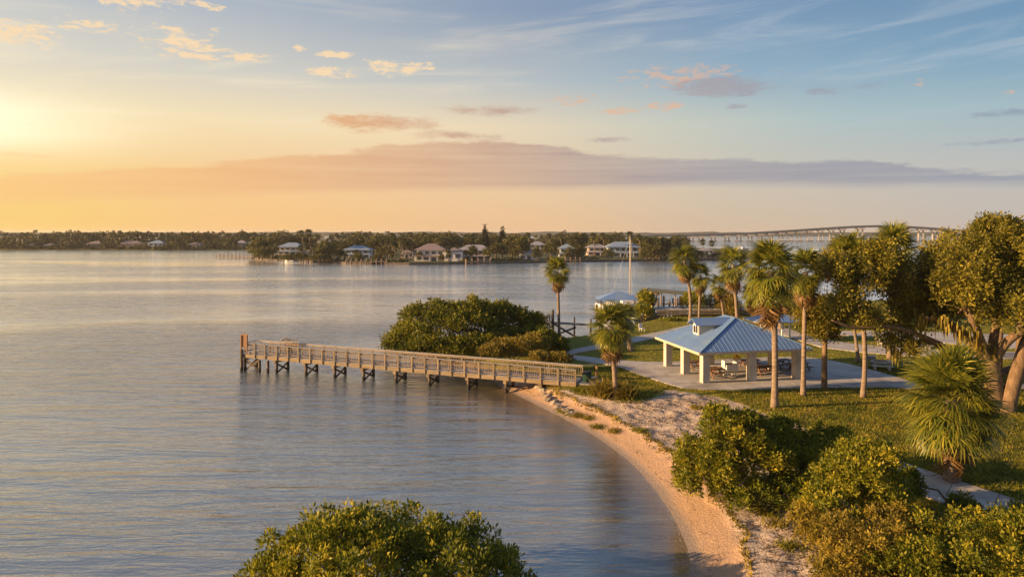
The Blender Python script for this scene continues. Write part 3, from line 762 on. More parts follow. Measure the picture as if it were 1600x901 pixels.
# picnic tables
def picnic_table():
    r = thing('picnic_table', 'x', 'table', group='brown picnic tables by the pavilion')
    for k in range(4): link('top_plank', MB().box((0, -0.3+k*0.2, 0.75), (1.9, 0.185, 0.045)).mesh('top_plank', M_TABLE), r)
    for s in (-1, 1):
        link('bench_seat', MB().box((0, s*0.72, 0.45), (1.9, 0.26, 0.045)).mesh('bench_seat', M_TABLE), r)
        for e in (-0.68, 0.68):
            link('leg', MB().bar((e, s*0.62, 0.0), (e, s*0.22, 0.72), 0.06, 0.1).mesh('leg', M_TABLE), r)
        link('brace', MB().box((s*0.605, 0, 0.39), (0.05, 1.6, 0.09)).mesh('brace', M_TABLE), r)
    return r
pt = picnic_table()
spots = [(-2.7, -1.9, 0.5, 'brown picnic table just behind the front left corner column of the pavilion'),
         (2.3, -1.9, 0.1, 'brown picnic table between the two right front columns of the pavilion'),
         (-2.6, 1.7, 0.2, 'brown picnic table deep in the shade at the back left of the pavilion'),
         (2.9, 1.5, -0.1, 'brown picnic table in the shade at the back right of the pavilion'),
         (5.9, 0.9, 0.25, 'brown picnic table in the open just right of the pavilion, the farther one'),
         (6.6, -0.9, 0.15, 'brown picnic table at the pavilion edge between two palm trunks')]
for i, (x, y, a, lab) in enumerate(spots):
    c = pt if i == 0 else copy_tree(pt)
    c.location = pav_w(x, y); c.rotation_euler.z = PAV_A+a; c['label'] = lab
# white serving cart with yellow hood
ct = thing('grill_cart', 'white grill cart with raised lid and yellow cover under the pavilion roof', 'grill', pav_w(-0.9, -1.7), PAV_A+0.1)
link('body', MB().box((0, 0, 0.78), (1.0, 0.6, 0.5)).mesh('body', M_WHITE), ct)
for x in (-0.45, 0.45):
    for y in (-0.25, 0.25): link('leg', MB().box((x, y, 0.265), (0.08, 0.08, 0.53)).mesh('leg', M_WHITE), ct)
link('side_panel', MB().box((0.62, 0, 1.0), (0.22, 0.55, 0.95)).mesh('side_panel', M_WHITE), ct)
link('side_panel', MB().box((-0.6, 0.05, 1.1), (0.1, 0.5, 0.6)).mesh('side_panel', M_WHITE), ct)
link('cooking_tray', MB().box((-0.03, 0, 1.055), (0.9, 0.5, 0.04)).mesh('cooking_tray', M_STEEL), ct)
link('cover', MB().tube([(0.30, -0.2, 1.62), (0.62, -0.2, 1.74), (0.86, -0.2, 1.6), (0.84, -0.2, 1.46)], [0.11, 0.19, 0.17, 0.08], 8).mesh('cover', M_YELLOW, True), ct)
link('cover_pole', MB().box((0.62, 0, 1.55), (0.06, 0.06, 0.25)).mesh('cover_pole', M_STEEL), ct)

# second, smaller blue shelter behind the pavilion
q = on_ground(1212, 532)
sh2 = thing('shelter', 'small blue roofed shelter on slim posts behind the big pavilion', 'shelter', q, R(6))
v, f = [], []
a_, b__ = 3.2, 2.1
for pts in ([(-a_, -b__, 2.5), (a_, -b__, 2.5), (0.9, 0, 3.25), (-0.9, 0, 3.25)], [(a_, -b__, 2.5), (a_, b__, 2.5), (0.9, 0, 3.25)], [(a_, b__, 2.5), (-a_, b__, 2.5), (-0.9, 0, 3.25), (0.9, 0, 3.25)], [(-a_, b__, 2.5), (-a_, -b__, 2.5), (-0.9, 0, 3.25)]):
    v, f = slab_face(pts); link('roof_slope', MB().add(v, f).mesh('roof_slope', M_ROOF), sh2)
link('fascia', MB().box((0, 0, 2.42), (2*a_-0.1, 2*b__-0.1, 0.1)).mesh('fascia', M_FASCIA), sh2)
for x in (-2.6, 0, 2.6):
    for y in (-1.6, 1.6): link('post', MB().box((x, y, 1.18), (0.16, 0.16, 2.38)).mesh('post', M_WHITE), sh2)

# bin by the pier
q = on_ground(917, 601)
bn = thing('trash_bin', 'dark green bin with a black lid beside the landward end of the pier', 'bin', q, 0.3)
link('bin_body', MB().tube([(0, 0, 0), (0, 0, 0.75), (0, 0, 0.98)], [0.34, 0.4, 0.41], 14).mesh('bin_body', M_GREENBIN, False), bn)
link('lid', MB().tube([(0, 0, 0.98), (0, 0, 1.03), (0, 0, 1.16), (0, 0, 1.19)], [0.44, 0.44, 0.3, 0.1], 14).mesh('lid', M_BLACK), bn)
q = on_ground(926, 599)
bn2 = thing('black_box', 'low black utility box beside the dark green bin', 'box', q, 0.5)
link('case', MB().box((0, 0, 0.24), (0.8, 0.55, 0.48)).mesh('case', M_BLACK), bn2)
link('cover', MB().box((0, 0, 0.505), (0.86, 0.6, 0.05)).mesh('cover', M_STEEL), bn2)

# concrete tables on the lawn at the right
def stone_table(px, py, rz, lab, name='stone_picnic_table'):
    q = on_ground(px, py); r = thing(name, lab, 'table', q, rz)
    link('table_top', MB().box((0, 0, 0.78), (1.9, 0.85, 0.09)).mesh('table_top', M_CONC), r)
    for x in (-0.6, 0.6): link('pedestal', MB().box((x, 0, 0.365), (0.22, 0.55, 0.73)).mesh('pedestal', M_CONC), r)
    for y in (-0.8, 0.8):
        link('bench_seat', MB().box((0, y, 0.45), (1.8, 0.32, 0.08)).mesh('bench_seat', M_CONC), r)
        for x in (-0.6, 0.6): link('bench_leg', MB().box((x, y, 0.2), (0.18, 0.26, 0.42)).mesh('bench_leg', M_CONC), r)
    return r
r = stone_table(1378, 577, R(-24), 'grey stone table with benches on the lawn right of the tall palm trunk')
link('table_cover', MB().box((-0.1, 0, 0.85), (1.0, 0.6, 0.05)).mesh('table_cover', M_TABLE), r)
stone_table(1386, 541, R(-4), 'pale concrete table on the grass beside the park road')
stone_table(1437, 544, R(3), 'concrete table with benches seen through the arch of the low oak limb')
g_ = on_ground(1362, 574)
gr = thing('park_grill', 'dark steel barbecue box on a post beside the grey stone table', 'grill', g_, R(-24))
link('post', MB().box((0, 0, 0.4), (0.1, 0.1, 0.8)).mesh('post', M_STEEL), gr)
link('firebox', MB().box((0, 0, 0.95), (0.7, 0.5, 0.32)).mesh('firebox', M_STEEL), gr)
link('back_plate', MB().box((-0.4, 0, 0.7), (0.09, 0.9, 1.3)).mesh('back_plate', M_CONC), gr)

# ------------------------------------------------------------------ plants
def leaf_cloud(lobes, n, size, seed, per=7, clump=0.35, up=0.35, inner=0.35, zmin=-0.35, wid=0.5, rough=0.22, tb=0.0, sub=17):
    """leaf faces in clumps spread through lobes [(cx,cy,cz,rx,ry,rz)]; returns v, f, tint"""
    rs = np.random.RandomState(seed)
    L0 = np.array(lobes, float); L = L0
    if sub:
        ex = [L0*np.array([1, 1, 1, .6, .6, .6])]
        for q in L0:
            dd = rs.normal(size=(sub, 3)); dd /= np.linalg.norm(dd, axis=1)[:, None]
            dd[dd[:, 2] < zmin, 2] *= -1
            kk = 0.14+0.32*rs.rand(sub)**1.3
            d2 = rs.normal(size=(9, 3)); d2[:, 2] = np.abs(d2[:, 2])+0.25; d2 /= np.linalg.norm(d2, axis=1)[:, None]; k2 = 0.1+0.1*rs.rand(9)
            ex.append(np.concatenate([q[:3]+d2*q[3:]*(1.0+0.28*rs.rand(9))[:, None], np.maximum(q[3:]*k2[:, None], 0.12)*np.array([.8, .8, 1.5])], 1))
            ex.append(np.concatenate([q[:3]+dd*q[3:]*(0.98-0.6*kk+0.32*rs.rand(sub)*(1.25-2*kk))[:, None], q[3:]*kk[:, None]], 1))
        L = np.concatenate(ex)
    w = (L[:, 3]*L[:, 4]+L[:, 3]*L[:, 5]+L[:, 4]*L[:, 5])**0.9; w /= w.sum()
    nc = max(1, n//per)
    k = rs.choice(len(L), nc, p=w)
    d = rs.normal(size=(nc, 3)); d /= np.linalg.norm(d, axis=1)[:, None]
    lo = d[:, 2] < zmin; d[lo, 2] *= -1
    rad = 1.0-inner*rs.rand(nc)**1.8+rs.normal(0, rough*0.4, nc)
    ph = L[k, 0]*1.7
    bumpy = 1+rough*(np.sin(d[:, 0]*5+ph)*np.sin(d[:, 1]*6+ph*2)*np.cos(d[:, 2]*5+ph)+0.5*np.sin(d[:, 0]*13+ph)*np.sin(d[:, 2]*11+ph*3))
    c = L[k, :3]+d*L[k, 3:]*(rad*bumpy)[:, None]
    # drop clumps deep inside another lobe
    deep = np.zeros(nc, bool)
    for j in range(len(L)):
        q = (((c-L[j, :3])/L[j, 3:])**2).sum(1); deep |= (q < 0.4) & (k != j)
    c, d = c[~deep], d[~deep]; nc = len(c)
    lt_ = rs.normal(0, 0.16, len(L)); ct = np.clip(rs.normal(0.42+tb, 0.15, nc)+lt_[k[~deep]], 0, 1)
    C = np.repeat(c, per, 0); Dn = np.repeat(d, per, 0); T = np.repeat(ct, per); N_ = len(C)
    off = rs.normal(size=(N_, 3)); off /= np.linalg.norm(off, axis=1)[:, None]
    pos = C+off*(clump*rs.rand(N_)**0.6)[:, None]
    ax = off*0.9+Dn*0.5+rs.normal(0, 0.4, (N_, 3)); ax[:, 2] += up; ax /= np.linalg.norm(ax, axis=1)[:, None]
    nn = np.cross(ax, rs.normal(size=(N_, 3))); nn /= np.linalg.norm(nn, axis=1)[:, None]+1e-9
    s = size*(0.6+0.95*rs.rand(N_)); bw = s*wid*(0.8+0.4*rs.rand(N_))
    fold = np.cross(ax, nn)*(bw*0.25)[:, None]
    a = pos; tip = pos+ax*s[:, None]; md = pos+ax*(s*0.5)[:, None]
    l, r = md+nn*(bw*0.5)[:, None]+fold, md-nn*(bw*0.5)[:, None]+fold
    v = np.stack([a, l, tip, r], 1).reshape(-1, 3)
    i = np.arange(N_)*4
    f = np.concatenate([np.stack([i, i+1, i+2], 1), np.stack([i, i+2, i+3], 1)])
    tint = np.repeat(np.clip(T+rs.normal(0, 0.1, N_), 0, 1), 4)
    return v, f, tint

def branches(mb, base, lobes, r0, seed, n=6):
    rs = random.Random(seed)
    for j, L in enumerate(lobes):
        tip = Vector(L[:3])+Vector((0, 0, L[5]*0.3)); b = Vector(base)+Vector((rs.uniform(-.2, .2), rs.uniform(-.2, .2), 0))
        md = b.lerp(tip, 0.5)+Vector((rs.uniform(-.4, .4), rs.uniform(-.4, .4), rs.uniform(0, .5)))
        mb.tube([b, b.lerp(md, 0.6), md, tip], [r0, r0*0.8, r0*0.6, r0*0.2], n)
        for _ in range(5):
            e = Vector(L[:3])+Vector((rs.uniform(-1, 1)*L[3], rs.uniform(-1, 1)*L[4], rs.uniform(-.2, 1)*L[5]))*0.85
            mb.tube([md.lerp(tip, rs.uniform(0.1, .9)), e], [r0*0.35, r0*0.1], 5)

def bush(name, label, cat, px_lobes, Y0, n, leaf, seed, mat=L_MANG, base_px=None, zb=None, per=7, clump=0.32, r0=0.09, group=None, wid=0.5, tb=0.0, zmin=-0.35):
    """lobes given as (px, py, Y, half width px, half height px, half depth m)"""
    lob = []
    for px, py, Y, hw, hh, hd in px_lobes:
        c = AT(px, py, Y); lob.append([c.x, c.y, c.z, hw*Y/F, hd, hh*Y/F])
    bx = sum(l[0] for l in lob)/len(lob); by = sum(l[1] for l in lob)/len(lob)
    bz = max(gh(bx, by), -0.2) if zb is None else zb
    lob = [[l[0]-bx, l[1]-by, l[2]-bz, l[3], l[4], l[5]] for l in lob]
    r = thing(name, label, cat, (bx, by, bz), group=group)
    v, f, ti = leaf_cloud(lob, n, leaf, seed, per=per, clump=clump, wid=wid, tb=tb, zmin=zmin)
    low = (v.reshape(-1, 4, 3)[:, :, 2].min(1) < 0.01); low = np.concatenate([low, low]); f = f[~low]
    link('foliage', mesh_np('foliage', v, f, mat, ti), r)
    mb = MB(); branches(mb, (0, 0, -0.1), lob, r0, seed)
    link('branches', mb.mesh('branches', M_BARK, True), r)
    return r

# mangrove beside the pier
bush('mangrove', 'large rounded mangrove standing in the shallows behind the pier', 'bush',
     [(690,520,79,62,38,4.5),(650,535,78,42,22,3.5),(620,541,77,20,11,2),(735,508,80,46,30,4.5),(780,512,81,44,28,4),(820,520,82,30,24,3),(705,500,81,36,20,3),(752,492,81,24,14,2.5),(690,545,74.5,52,16,2),(745,545,75,40,16,2),(645,548,75.5,30,10,1.6),(790,540,77,36,18,2.4)], 79, 60000, 0.28, 11, clump=0.5, r0=0.13)
bush('shrub', 'small yellow green shrub behind the pier, in front of the mangrove', 'bush', [(800,545,70,32,12,2),(775,549,69,22,8,1.5),(830,540,72,22,12,2)], 71, 12000, 0.2, 12, L_DRY, group='shrubs behind the pier')
bush('shrub', 'dark green shrub between the mangrove and the curving path', 'bush', [(850,538,76,26,16,2.2),(868,543,76,18,14,2),(835,530,78,18,16,2)], 76, 12000, 0.22, 13, group='shrubs behind the pier', tb=-0.1)
bush('shrub', 'tall thin leafy shrub around the dock piles', 'bush', [(845,515,88,12,22,1.5),(830,508,88,14,16,1.5)], 88, 2200, 0.22, 14, group='shrubs behind the pier', tb=-0.1)
bush('shrub', 'low golden shrub along the pier rail near the path', 'bush', [(870,562,66,22,6,1.2),(845,560,66,16,6,1.1)], 66, 6000, 0.16, 15, L_DRY, group='shrubs behind the pier')
# foreground mangrove at the bottom edge
bush('mangrove', 'big sunlit mangrove top filling the bottom edge beside the open water', 'bush',
     [(590,922,25,145,68,4.2),(480,930,25,85,72,3.6),(410,955,25,52,52,2.6),(560,885,25.6,70,58,3),(640,885,25.6,70,58,3),(715,915,25,72,62,3.2),(775,945,25,52,58,2.6),(500,880,25.5,55,50,2.4),(540,838,25.8,34,26,1.2),(472,858,25.6,24,22,1.1),(632,856,25.8,22,22,1.0),(712,872,25.6,32,22,1.2),(590,850,25.4,20,18,.9),(428,895,25.5,20,18,.9),(760,892,25.5,22,18,.9)], 25, 52000, 0.155, 21, zb=0.3, clump=0.27, per=12)
# shrubs at the right of the beach
bush('sea_grape', 'tall leafy shrub at the edge of the beach, nearest the water', 'bush',
     [(1125,735,35.5,54,52,2.0),(1100,755,35,38,38,1.6),(1140,690,35.8,34,36,1.5),(1180,735,35.5,50,52,2.0),(1125,658,36,22,20,0.8),(1168,675,36,28,26,1.0),(1085,715,35.5,26,26,1.1),(1200,690,36,24,22,.9)], 35.5, 40000, 0.145, 31, clump=0.2, tb=0.06)
bush('sea_grape', 'dark green shrub just right of the tall beach shrub', 'bush',
     [(1230,730,36.5,48,48,2.0),(1275,735,36.5,46,46,2.0),(1220,692,37,32,32,1.3),(1300,712,37.5,42,36,1.7),(1190,782,33.5,46,24,1.1),(1240,775,34,42,28,1.2)], 36, 34000, 0.145, 32, clump=0.2, tb=-0.08)
bush('sea_grape', 'golden green shrub in front of the sidewalk, left of the short palm', 'bush',
     [(1350,775,31,54,60,2.0),(1310,755,31.5,32,36,1.2),(1376,795,31,38,46,1.7),(1342,716,31.5,26,24,.9),(1375,724,31.5,28,28,.9),(1300,810,30,46,38,1.5),(1396,765,31.5,22,22,.8),(1325,735,31.5,26,26,.9)], 31, 36000, 0.135, 33, clump=0.19, tb=0.07)
bush('sea_grape', 'yellowish spreading shrub at the bottom edge beside the sandy beach', 'bush',
     [(1350,870,27.5,58,54,1.9),(1295,840,29,38,36,1.3),(1325,915,26.5,50,42,1.5),(1390,850,28.5,46,46,1.6),(1262,812,30,20,20,.7)], 27.5, 30000, 0.12, 34, clump=0.18, tb=0.08, mat=L_DRY)
bush('sea_grape', 'broad bright green shrub filling the bottom right corner', 'bush',
     [(1500,910,26,95,72,2.5),(1420,900,26.5,54,58,1.8),(1575,890,26.5,68,72,2.2),(1470,875,27,48,40,1.4),(1545,872,27,48,36,1.3),(1620,920,26,60,90,2.2),(1440,955,25,72,62,1.8),(1500,845,27.5,30,20,.8),(1590,848,27.5,32,24,.9)], 26, 56000, 0.125, 35, clump=0.19, per=8, tb=0.06)
bush('sea_grape', 'thin grey green bush against the sidewalk under the short palm', 'bush',
     [(1422,762,34,16,20,0.7),(1508,795,31,14,12,0.5),(1600,808,31,14,14,0.6)], 33, 9000, 0.12, 36, clump=0.22, tb=-0.12)
# tussocks and low plants on the sand
def tussock(name, label, px, py, n, h, spread, seed, mat=L_DRY, group=None):
    q = on_ground(px, py, 0.9); rs = np.random.RandomState(seed)
    b = np.concatenate([rs.normal(0, spread, (n, 2)), np.zeros((n, 1))], 1)
    d = np.stack([rs.normal(0, 0.5, n), rs.normal(0, 0.5, n), np.ones(n)], 1); d /= np.linalg.norm(d, axis=1)[:, None]
    ln = h*(0.6+0.7*rs.rand(n)); w = 0.012+0.018*h
    sidev = np.stack([rs.normal(size=n), rs.normal(size=n), np.zeros(n)], 1); sidev /= np.linalg.norm(sidev, axis=1)[:, None]
    mid_ = b+d*(ln*0.55)[:, None]; tip = b+d*ln[:, None]; tip[:, 2] -= ln*0.15; tip[:, :2] += d[:, :2]*ln[:, None]*0.35
    v = np.stack([b-sidev*w, b+sidev*w, mid_-sidev*w, mid_+sidev*w, tip], 1).reshape(-1, 3); i = np.arange(n)*5
    f = np.concatenate([np.stack([i, i+1, i+3], 1), np.stack([i, i+3, i+2], 1), np.stack([i+2, i+3, i+4], 1)])
    return thing(name, label, 'grass', q, group=group, data=mesh_np(name, v, f, mat, np.repeat(np.clip(rs.normal(.5, .2, n), 0, 1), 5)))
tussock('grass_tuft', 'green grass tuft at the foot of the pier end', 912, 611, 500, 0.5, 0.35, 41, L_GRASS, 'tufts near the pier')
tussock('grass_tuft', 'green grass tuft right of the bin and left of the leaning palm', 930, 614, 500, 0.55, 0.4, 42, L_GRASS, 'tufts near the pier')
tussock('grass_tuft', 'tall dry golden grass clump just left of the leaning palm trunk', 945, 620, 700, 1.5, 0.4, 43, L_DRY, 'tufts near the pier')
tussock('grass_tuft', 'dry grass clump just right of the leaning palm trunk', 975, 622, 500, 1.2, 0.4, 44, L_DRY, 'tufts near the pier')
rs_ = random.Random(8)
for k, (px, py) in enumerate(((893,633),(905,636),(880,628),(918,640),(935,652),(960,660),(1000,668),(1090,640),(1205,800),(1215,815),(1232,850),(1190,790))):
    tussock('beach_grass', 'low yellow green beach plant on the sand', px, py, 220, 0.3, 0.28, 60+k, L_DRY if k % 2 else L_GRASS, 'low plants on the sand')
# rocks by the pier
for k, (px, py) in enumerate(((847,609),(853,615),(860,620),(868,625),(842,606),(875,631),(884,636),(892,641))):
    q = on_ground(px, py, 0.5); rr = np.random.RandomState(90+k)
    b = MB().tube([(0, 0, -0.1), (0, 0, 0.05), (0, 0, 0.2), (0, 0, 0.27)], [0.3, 0.36, 0.26, 0.06], 7)
    b.v[0] += rr.normal(0, 0.05, b.v[0].shape); b.v[0][:, 0] *= 1.4
    thing('rock', ('brown rock under the pier edge, third of the row', 'brown rock in the row, just below the pier end', 'brown rock in the middle of the row beside the pier', 'brown rock below the middle of the row', 'brown rock closest under the pier beam', 'brown rock upslope of the low yellow beach plants', 'brown rock touching the low yellow beach plants', 'lowest brown rock of the row, toward the water')[k], 'rock', q, rr.rand()*6, 'rocks beside the pier', b.mesh('rock', M_ROCK))

# ------------------------------------------------------------------ palms
def frond_mesh(name, seed, nb, mat, pet=0.42, droop=0.3, spread=2.1, hang=0.0, segs=2, wfac=0.08):
    """a fan leaf of unit reach along +X"""
    rs = np.random.RandomState(seed); v, f, ti = [], [], []
    def q(*pts):
        i = len(v); v.extend(pts); return list(range(i, i+len(pts)))
    hub = np.array([pet, 0, -0.06*droop])
    w = 0.012
    a = q((0, -w, 0), (0, w, 0), (pet, w*0.7, hub[2]), (pet, -w*0.7, hub[2])); f.append((a[0], a[1], a[2])); f.append((a[0], a[2], a[3])); ti += [0.6]*4
    for k in range(nb):
        an = -spread+2*spread*k/(nb-1)+rs.normal(0, 0.03)
        L = (1-pet)*(0.72+0.28*math.cos(an*0.6))*rs.uniform(0.9, 1.08)
        d = np.array([math.cos(an), math.sin(an), 0]); sd = np.array([-math.sin(an), math.cos(an), 0])
        lift = 0.10*abs(math.sin(an))
        dr = droop*rs.uniform(0.7, 1.4)
        pts = []
        ns = segs+1
        for s in range(1, ns+1):
            u = s/ns
            pts.append(hub+d*L*(u-0.12*dr*u*u)+np.array([0, 0, lift*L*u-dr*L*u*u*u*0.8-hang*L*u*0.5]))
        wd = L*wfac*(26/nb)**0.5
        tk = np.clip(rs.normal(0.5, 0.18), 0, 1)
        prev = q(tuple(hub-sd*0.008), tuple(hub+sd*0.008)); ti += [tk*0.7]*2
        for s in range(ns-1):
            ww = wd*(1.0 if s == 0 else 0.75)
            cur = q(tuple(pts[s]-sd*ww*0.5), tuple(pts[s]+sd*ww*0.5)); ti += [tk]*2
            f.append((prev[0], prev[1], cur[1])); f.append((prev[0], cur[1], cur[0])); prev = cur
        tp_ = q(tuple(pts[-1])); ti += [min(1, tk+0.25)]
        f.append((prev[0], prev[1], tp_[0]))
    return mesh_np(name, np.array(v), np.array(f), mat, ti)
FR = [frond_mesh('frond', 100+i, 22, L_PALM, droop=0.3+0.14*i) for i in range(5)]
FRD = [frond_mesh('dead_frond', 120+i, 14, L_DEAD, droop=0.7, spread=1.2) for i in range(3)]
FRN = [frond_mesh('frond', 140+i, 34, L_PALM, droop=0.16+0.09*i, segs=3, wfac=0.065, spread=1.9) for i in range(5)]
FRND = [frond_mesh('dead_frond', 160+i, 20, L_DEAD, droop=0.7, spread=1.2, segs=3) for i in range(3)]

def palm(label, base, top, tr, reach, nf, nd, seed, near=False, vs=1.0, emin=-50, group='tall palms on the lawn', lean_mid=0.0, dead_el=(-88, -55)):
    rs = random.Random(seed); base, top = Vector(base), Vector(top)
    r = thing('palm_tree', label, 'tree', base, group=group)
    tl = top-base; pts, rad = [], []
    n = 26
    for i in range(n+1):
        u = i/n
        p = Vector((tl.x*(u**1.3), tl.y*u, tl.z*u))+Vector((math.sin(u*math.pi)*lean_mid, 0, 0))
        pts.append(p); rad.append(tr*(1.25-0.3*min(1, u*6) if u < 0.16 else 0.95-0.12*u)*(1+0.05*(i % 2)))
    pts[0].z -= 0.15
    link('trunk', MB().tube(pts, rad, 12).mesh('trunk', M_TRUNK, True), r)
    fr, fd = (FRN, FRND) if near else (FR, FRD)
    for i in range(nf):
        u = (i+0.5)/nf
        el = math.radians(85-(85-emin)*u**0.9)+rs.uniform(-.12, .12); a = i*2.39996+rs.uniform(-.25, .25)
        s = reach*rs.uniform(0.85, 1.1)*(0.85+0.15*math.cos(el))
        o = link('frond', fr[rs.randrange(5)], r, tl+Vector((0, 0, (0.5-u)*reach*0.35*vs)))
        o.matrix_local = Matrix.Translation(o.location) @ Matrix.Rotation(a, 4, 'Z') @ Matrix.Rotation(-el, 4, 'Y') @ Matrix.Rotation(rs.uniform(-.5, .5), 4, 'X') @ Matrix.Scale(s, 4)
    for i in range(nd):
        el = math.radians(rs.uniform(*dead_el)); a = i*2.39996+rs.uniform(-.4, .4); s = reach*rs.uniform(0.7, 1.0)
        loc = tl+Vector((0, 0, -reach*rs.uniform(0.15, 0.5)*vs))
        o = link('dead_frond', fd[rs.randrange(3)], r, loc)
        o.matrix_local = Matrix.Translation(loc) @ Matrix.Rotation(a, 4, 'Z') @ Matrix.Rotation(-el, 4, 'Y') @ Matrix.Rotation(rs.uniform(-.5, .5), 4, 'X') @ Matrix.Scale(s, 4)
    return r

def palm_px(label, bx, by, cx, cy, hw, trpx, nf, nd, seed, z=G0, **k):
    b = on_ground(bx, by, z); s = F/b.y
    top = AT(cx, cy, b.y); return palm(label, b, top, trpx*0.41/s, hw*1.32/s, int(nf*1.35), int(nd*1.3), seed, **k)
palm_px('slim palm with a round head standing alone at the water left of the docks', 874, 540, 871, 424, 21, 6, 30, 10, 1, emin=-45)
palm_px('leaning palm with a drooping grey green head near the end of the pier', 962, 621, 955, 510, 34, 10, 40, 12, 2, emin=-65)
palm_px('short palm with a bushy head just behind the leaning palm', 985, 548, 974, 497, 22, 10, 36, 10, 3, emin=-60)
palm_px('slender palm with a curved trunk by the boardwalk, left of its pair', 1078, 503, 1069, 407, 22, 6, 30, 9, 4, emin=-50, lean_mid=0.3)
palm_px('slender palm by the boardwalk with the lower head of the pair', 1092, 503, 1095, 430, 19, 5, 26, 8, 5, emin=-50)
palm_px('small palm with a thin head half hidden behind a fuller palm', 1131, 497, 1123, 445, 15, 5, 22, 6, 6, emin=-50)
palm_px('palm with a full head behind the pavilion dormer', 1152, 506, 1145, 414, 25, 7, 36, 14, 7, emin=-65, vs=1.3)
palm_px('tallest palm with a thick shaggy head in front of the pavilion roof', 1210, 637, 1205, 425, 40, 12, 56, 18, 8, emin=-75, vs=1.8, lean_mid=0.12)
palm_px('palm with an orange skirt of dead fronds behind the tallest palm, to its left', 1198, 512, 1187, 450, 26, 9, 30, 18, 9, emin=-65, vs=1.5)
palm_px('palm with a dark head behind the tallest palm, to its right', 1220, 514, 1226, 448, 26, 9, 34, 12, 10, emin=-65, vs=1.5)
palm_px('tall palm with a dark upright head right of the tallest palm', 1255, 618, 1259, 424, 30, 9, 44, 14, 11, emin=-65, vs=1.4)
palm_px('pale trunked palm leaning left under the oak leaves, nearest the lawn edge', 1348, 621, 1326, 402, 34, 9, 44, 12, 12, emin=-60, vs=1.2, lean_mid=0.5)
palm_px('palm whose spiky head rises above the leaves before the bridge', 1390, 560, 1396, 392, 38, 9, 46, 12, 13, emin=-60)
palm_px('thin dark trunked palm behind the pale leaning palm', 1341, 566, 1312, 398, 24, 6, 30, 8, 14, emin=-60)
palm_px('background palm with a small orange skirted head at the water behind the lawn', 1241, 497, 1243, 462, 16, 5, 20, 12, 15, emin=-50)
palm_px('stubby background palm with an orange skirt left of the trunks behind the pavilion', 1178, 504, 1174, 462, 17, 7, 20, 12, 16, emin=-50)
b = on_ground(1487, 752); s = F/b.y
palm('short stout cabbage palm with a huge golden green head beside the sidewalk', b, AT(1487, 626, b.y), 0.36, 88/s, 84, 14, 17, near=True, vs=1.3, emin=-40, dead_el=(-87, -66))
# low palm shrubs near the docks
bush('palm_shrub', 'dark round shrub at the foot of the pair of slender palms', 'bush', [(1090,476,112,22,17,2)], 112, 4500, 0.42, 51, wid=0.18, r0=0.05, group='shrubs around the docks')
bush('palm_shrub', 'golden spiky shrub right of the pair of slender palms', 'bush', [(1128,477,112,20,20,2),(1142,484,110,16,15,2)], 112, 5000, 0.45, 52, L_DRY, wid=0.18, r0=0.05, group='shrubs around the docks')
bush('palm_shrub', 'yellow green leafy shrub between the boat shelter and the flat canopy', 'bush', [(1008,474,112,14,14,1.4),(1003,492,110,14,14,1.4)], 110, 4000, 0.35, 53, r0=0.05, group='shrubs around the docks', tb=0.1)
bush('palm_shrub', 'low dark hedge plants under the boardwalk', 'bush', [(1010,515,103,26,8,1.2),(1050,507,104,24,7,1.2),(985,521,102,14,6,1)], 103, 5000, 0.3, 54, r0=0.05, group='shrubs around the docks', tb=-0.1)
bush('palm_shrub', 'low green shrubs along the water behind the small blue shelter', 'bush', [(1180,490,122,18,10,1.5),(1280,487,125,20,9,1.5),(1330,490,122,20,10,1.5)], 122, 5000, 0.35, 55, r0=0.05, group='shrubs around the docks', tb=-0.1)

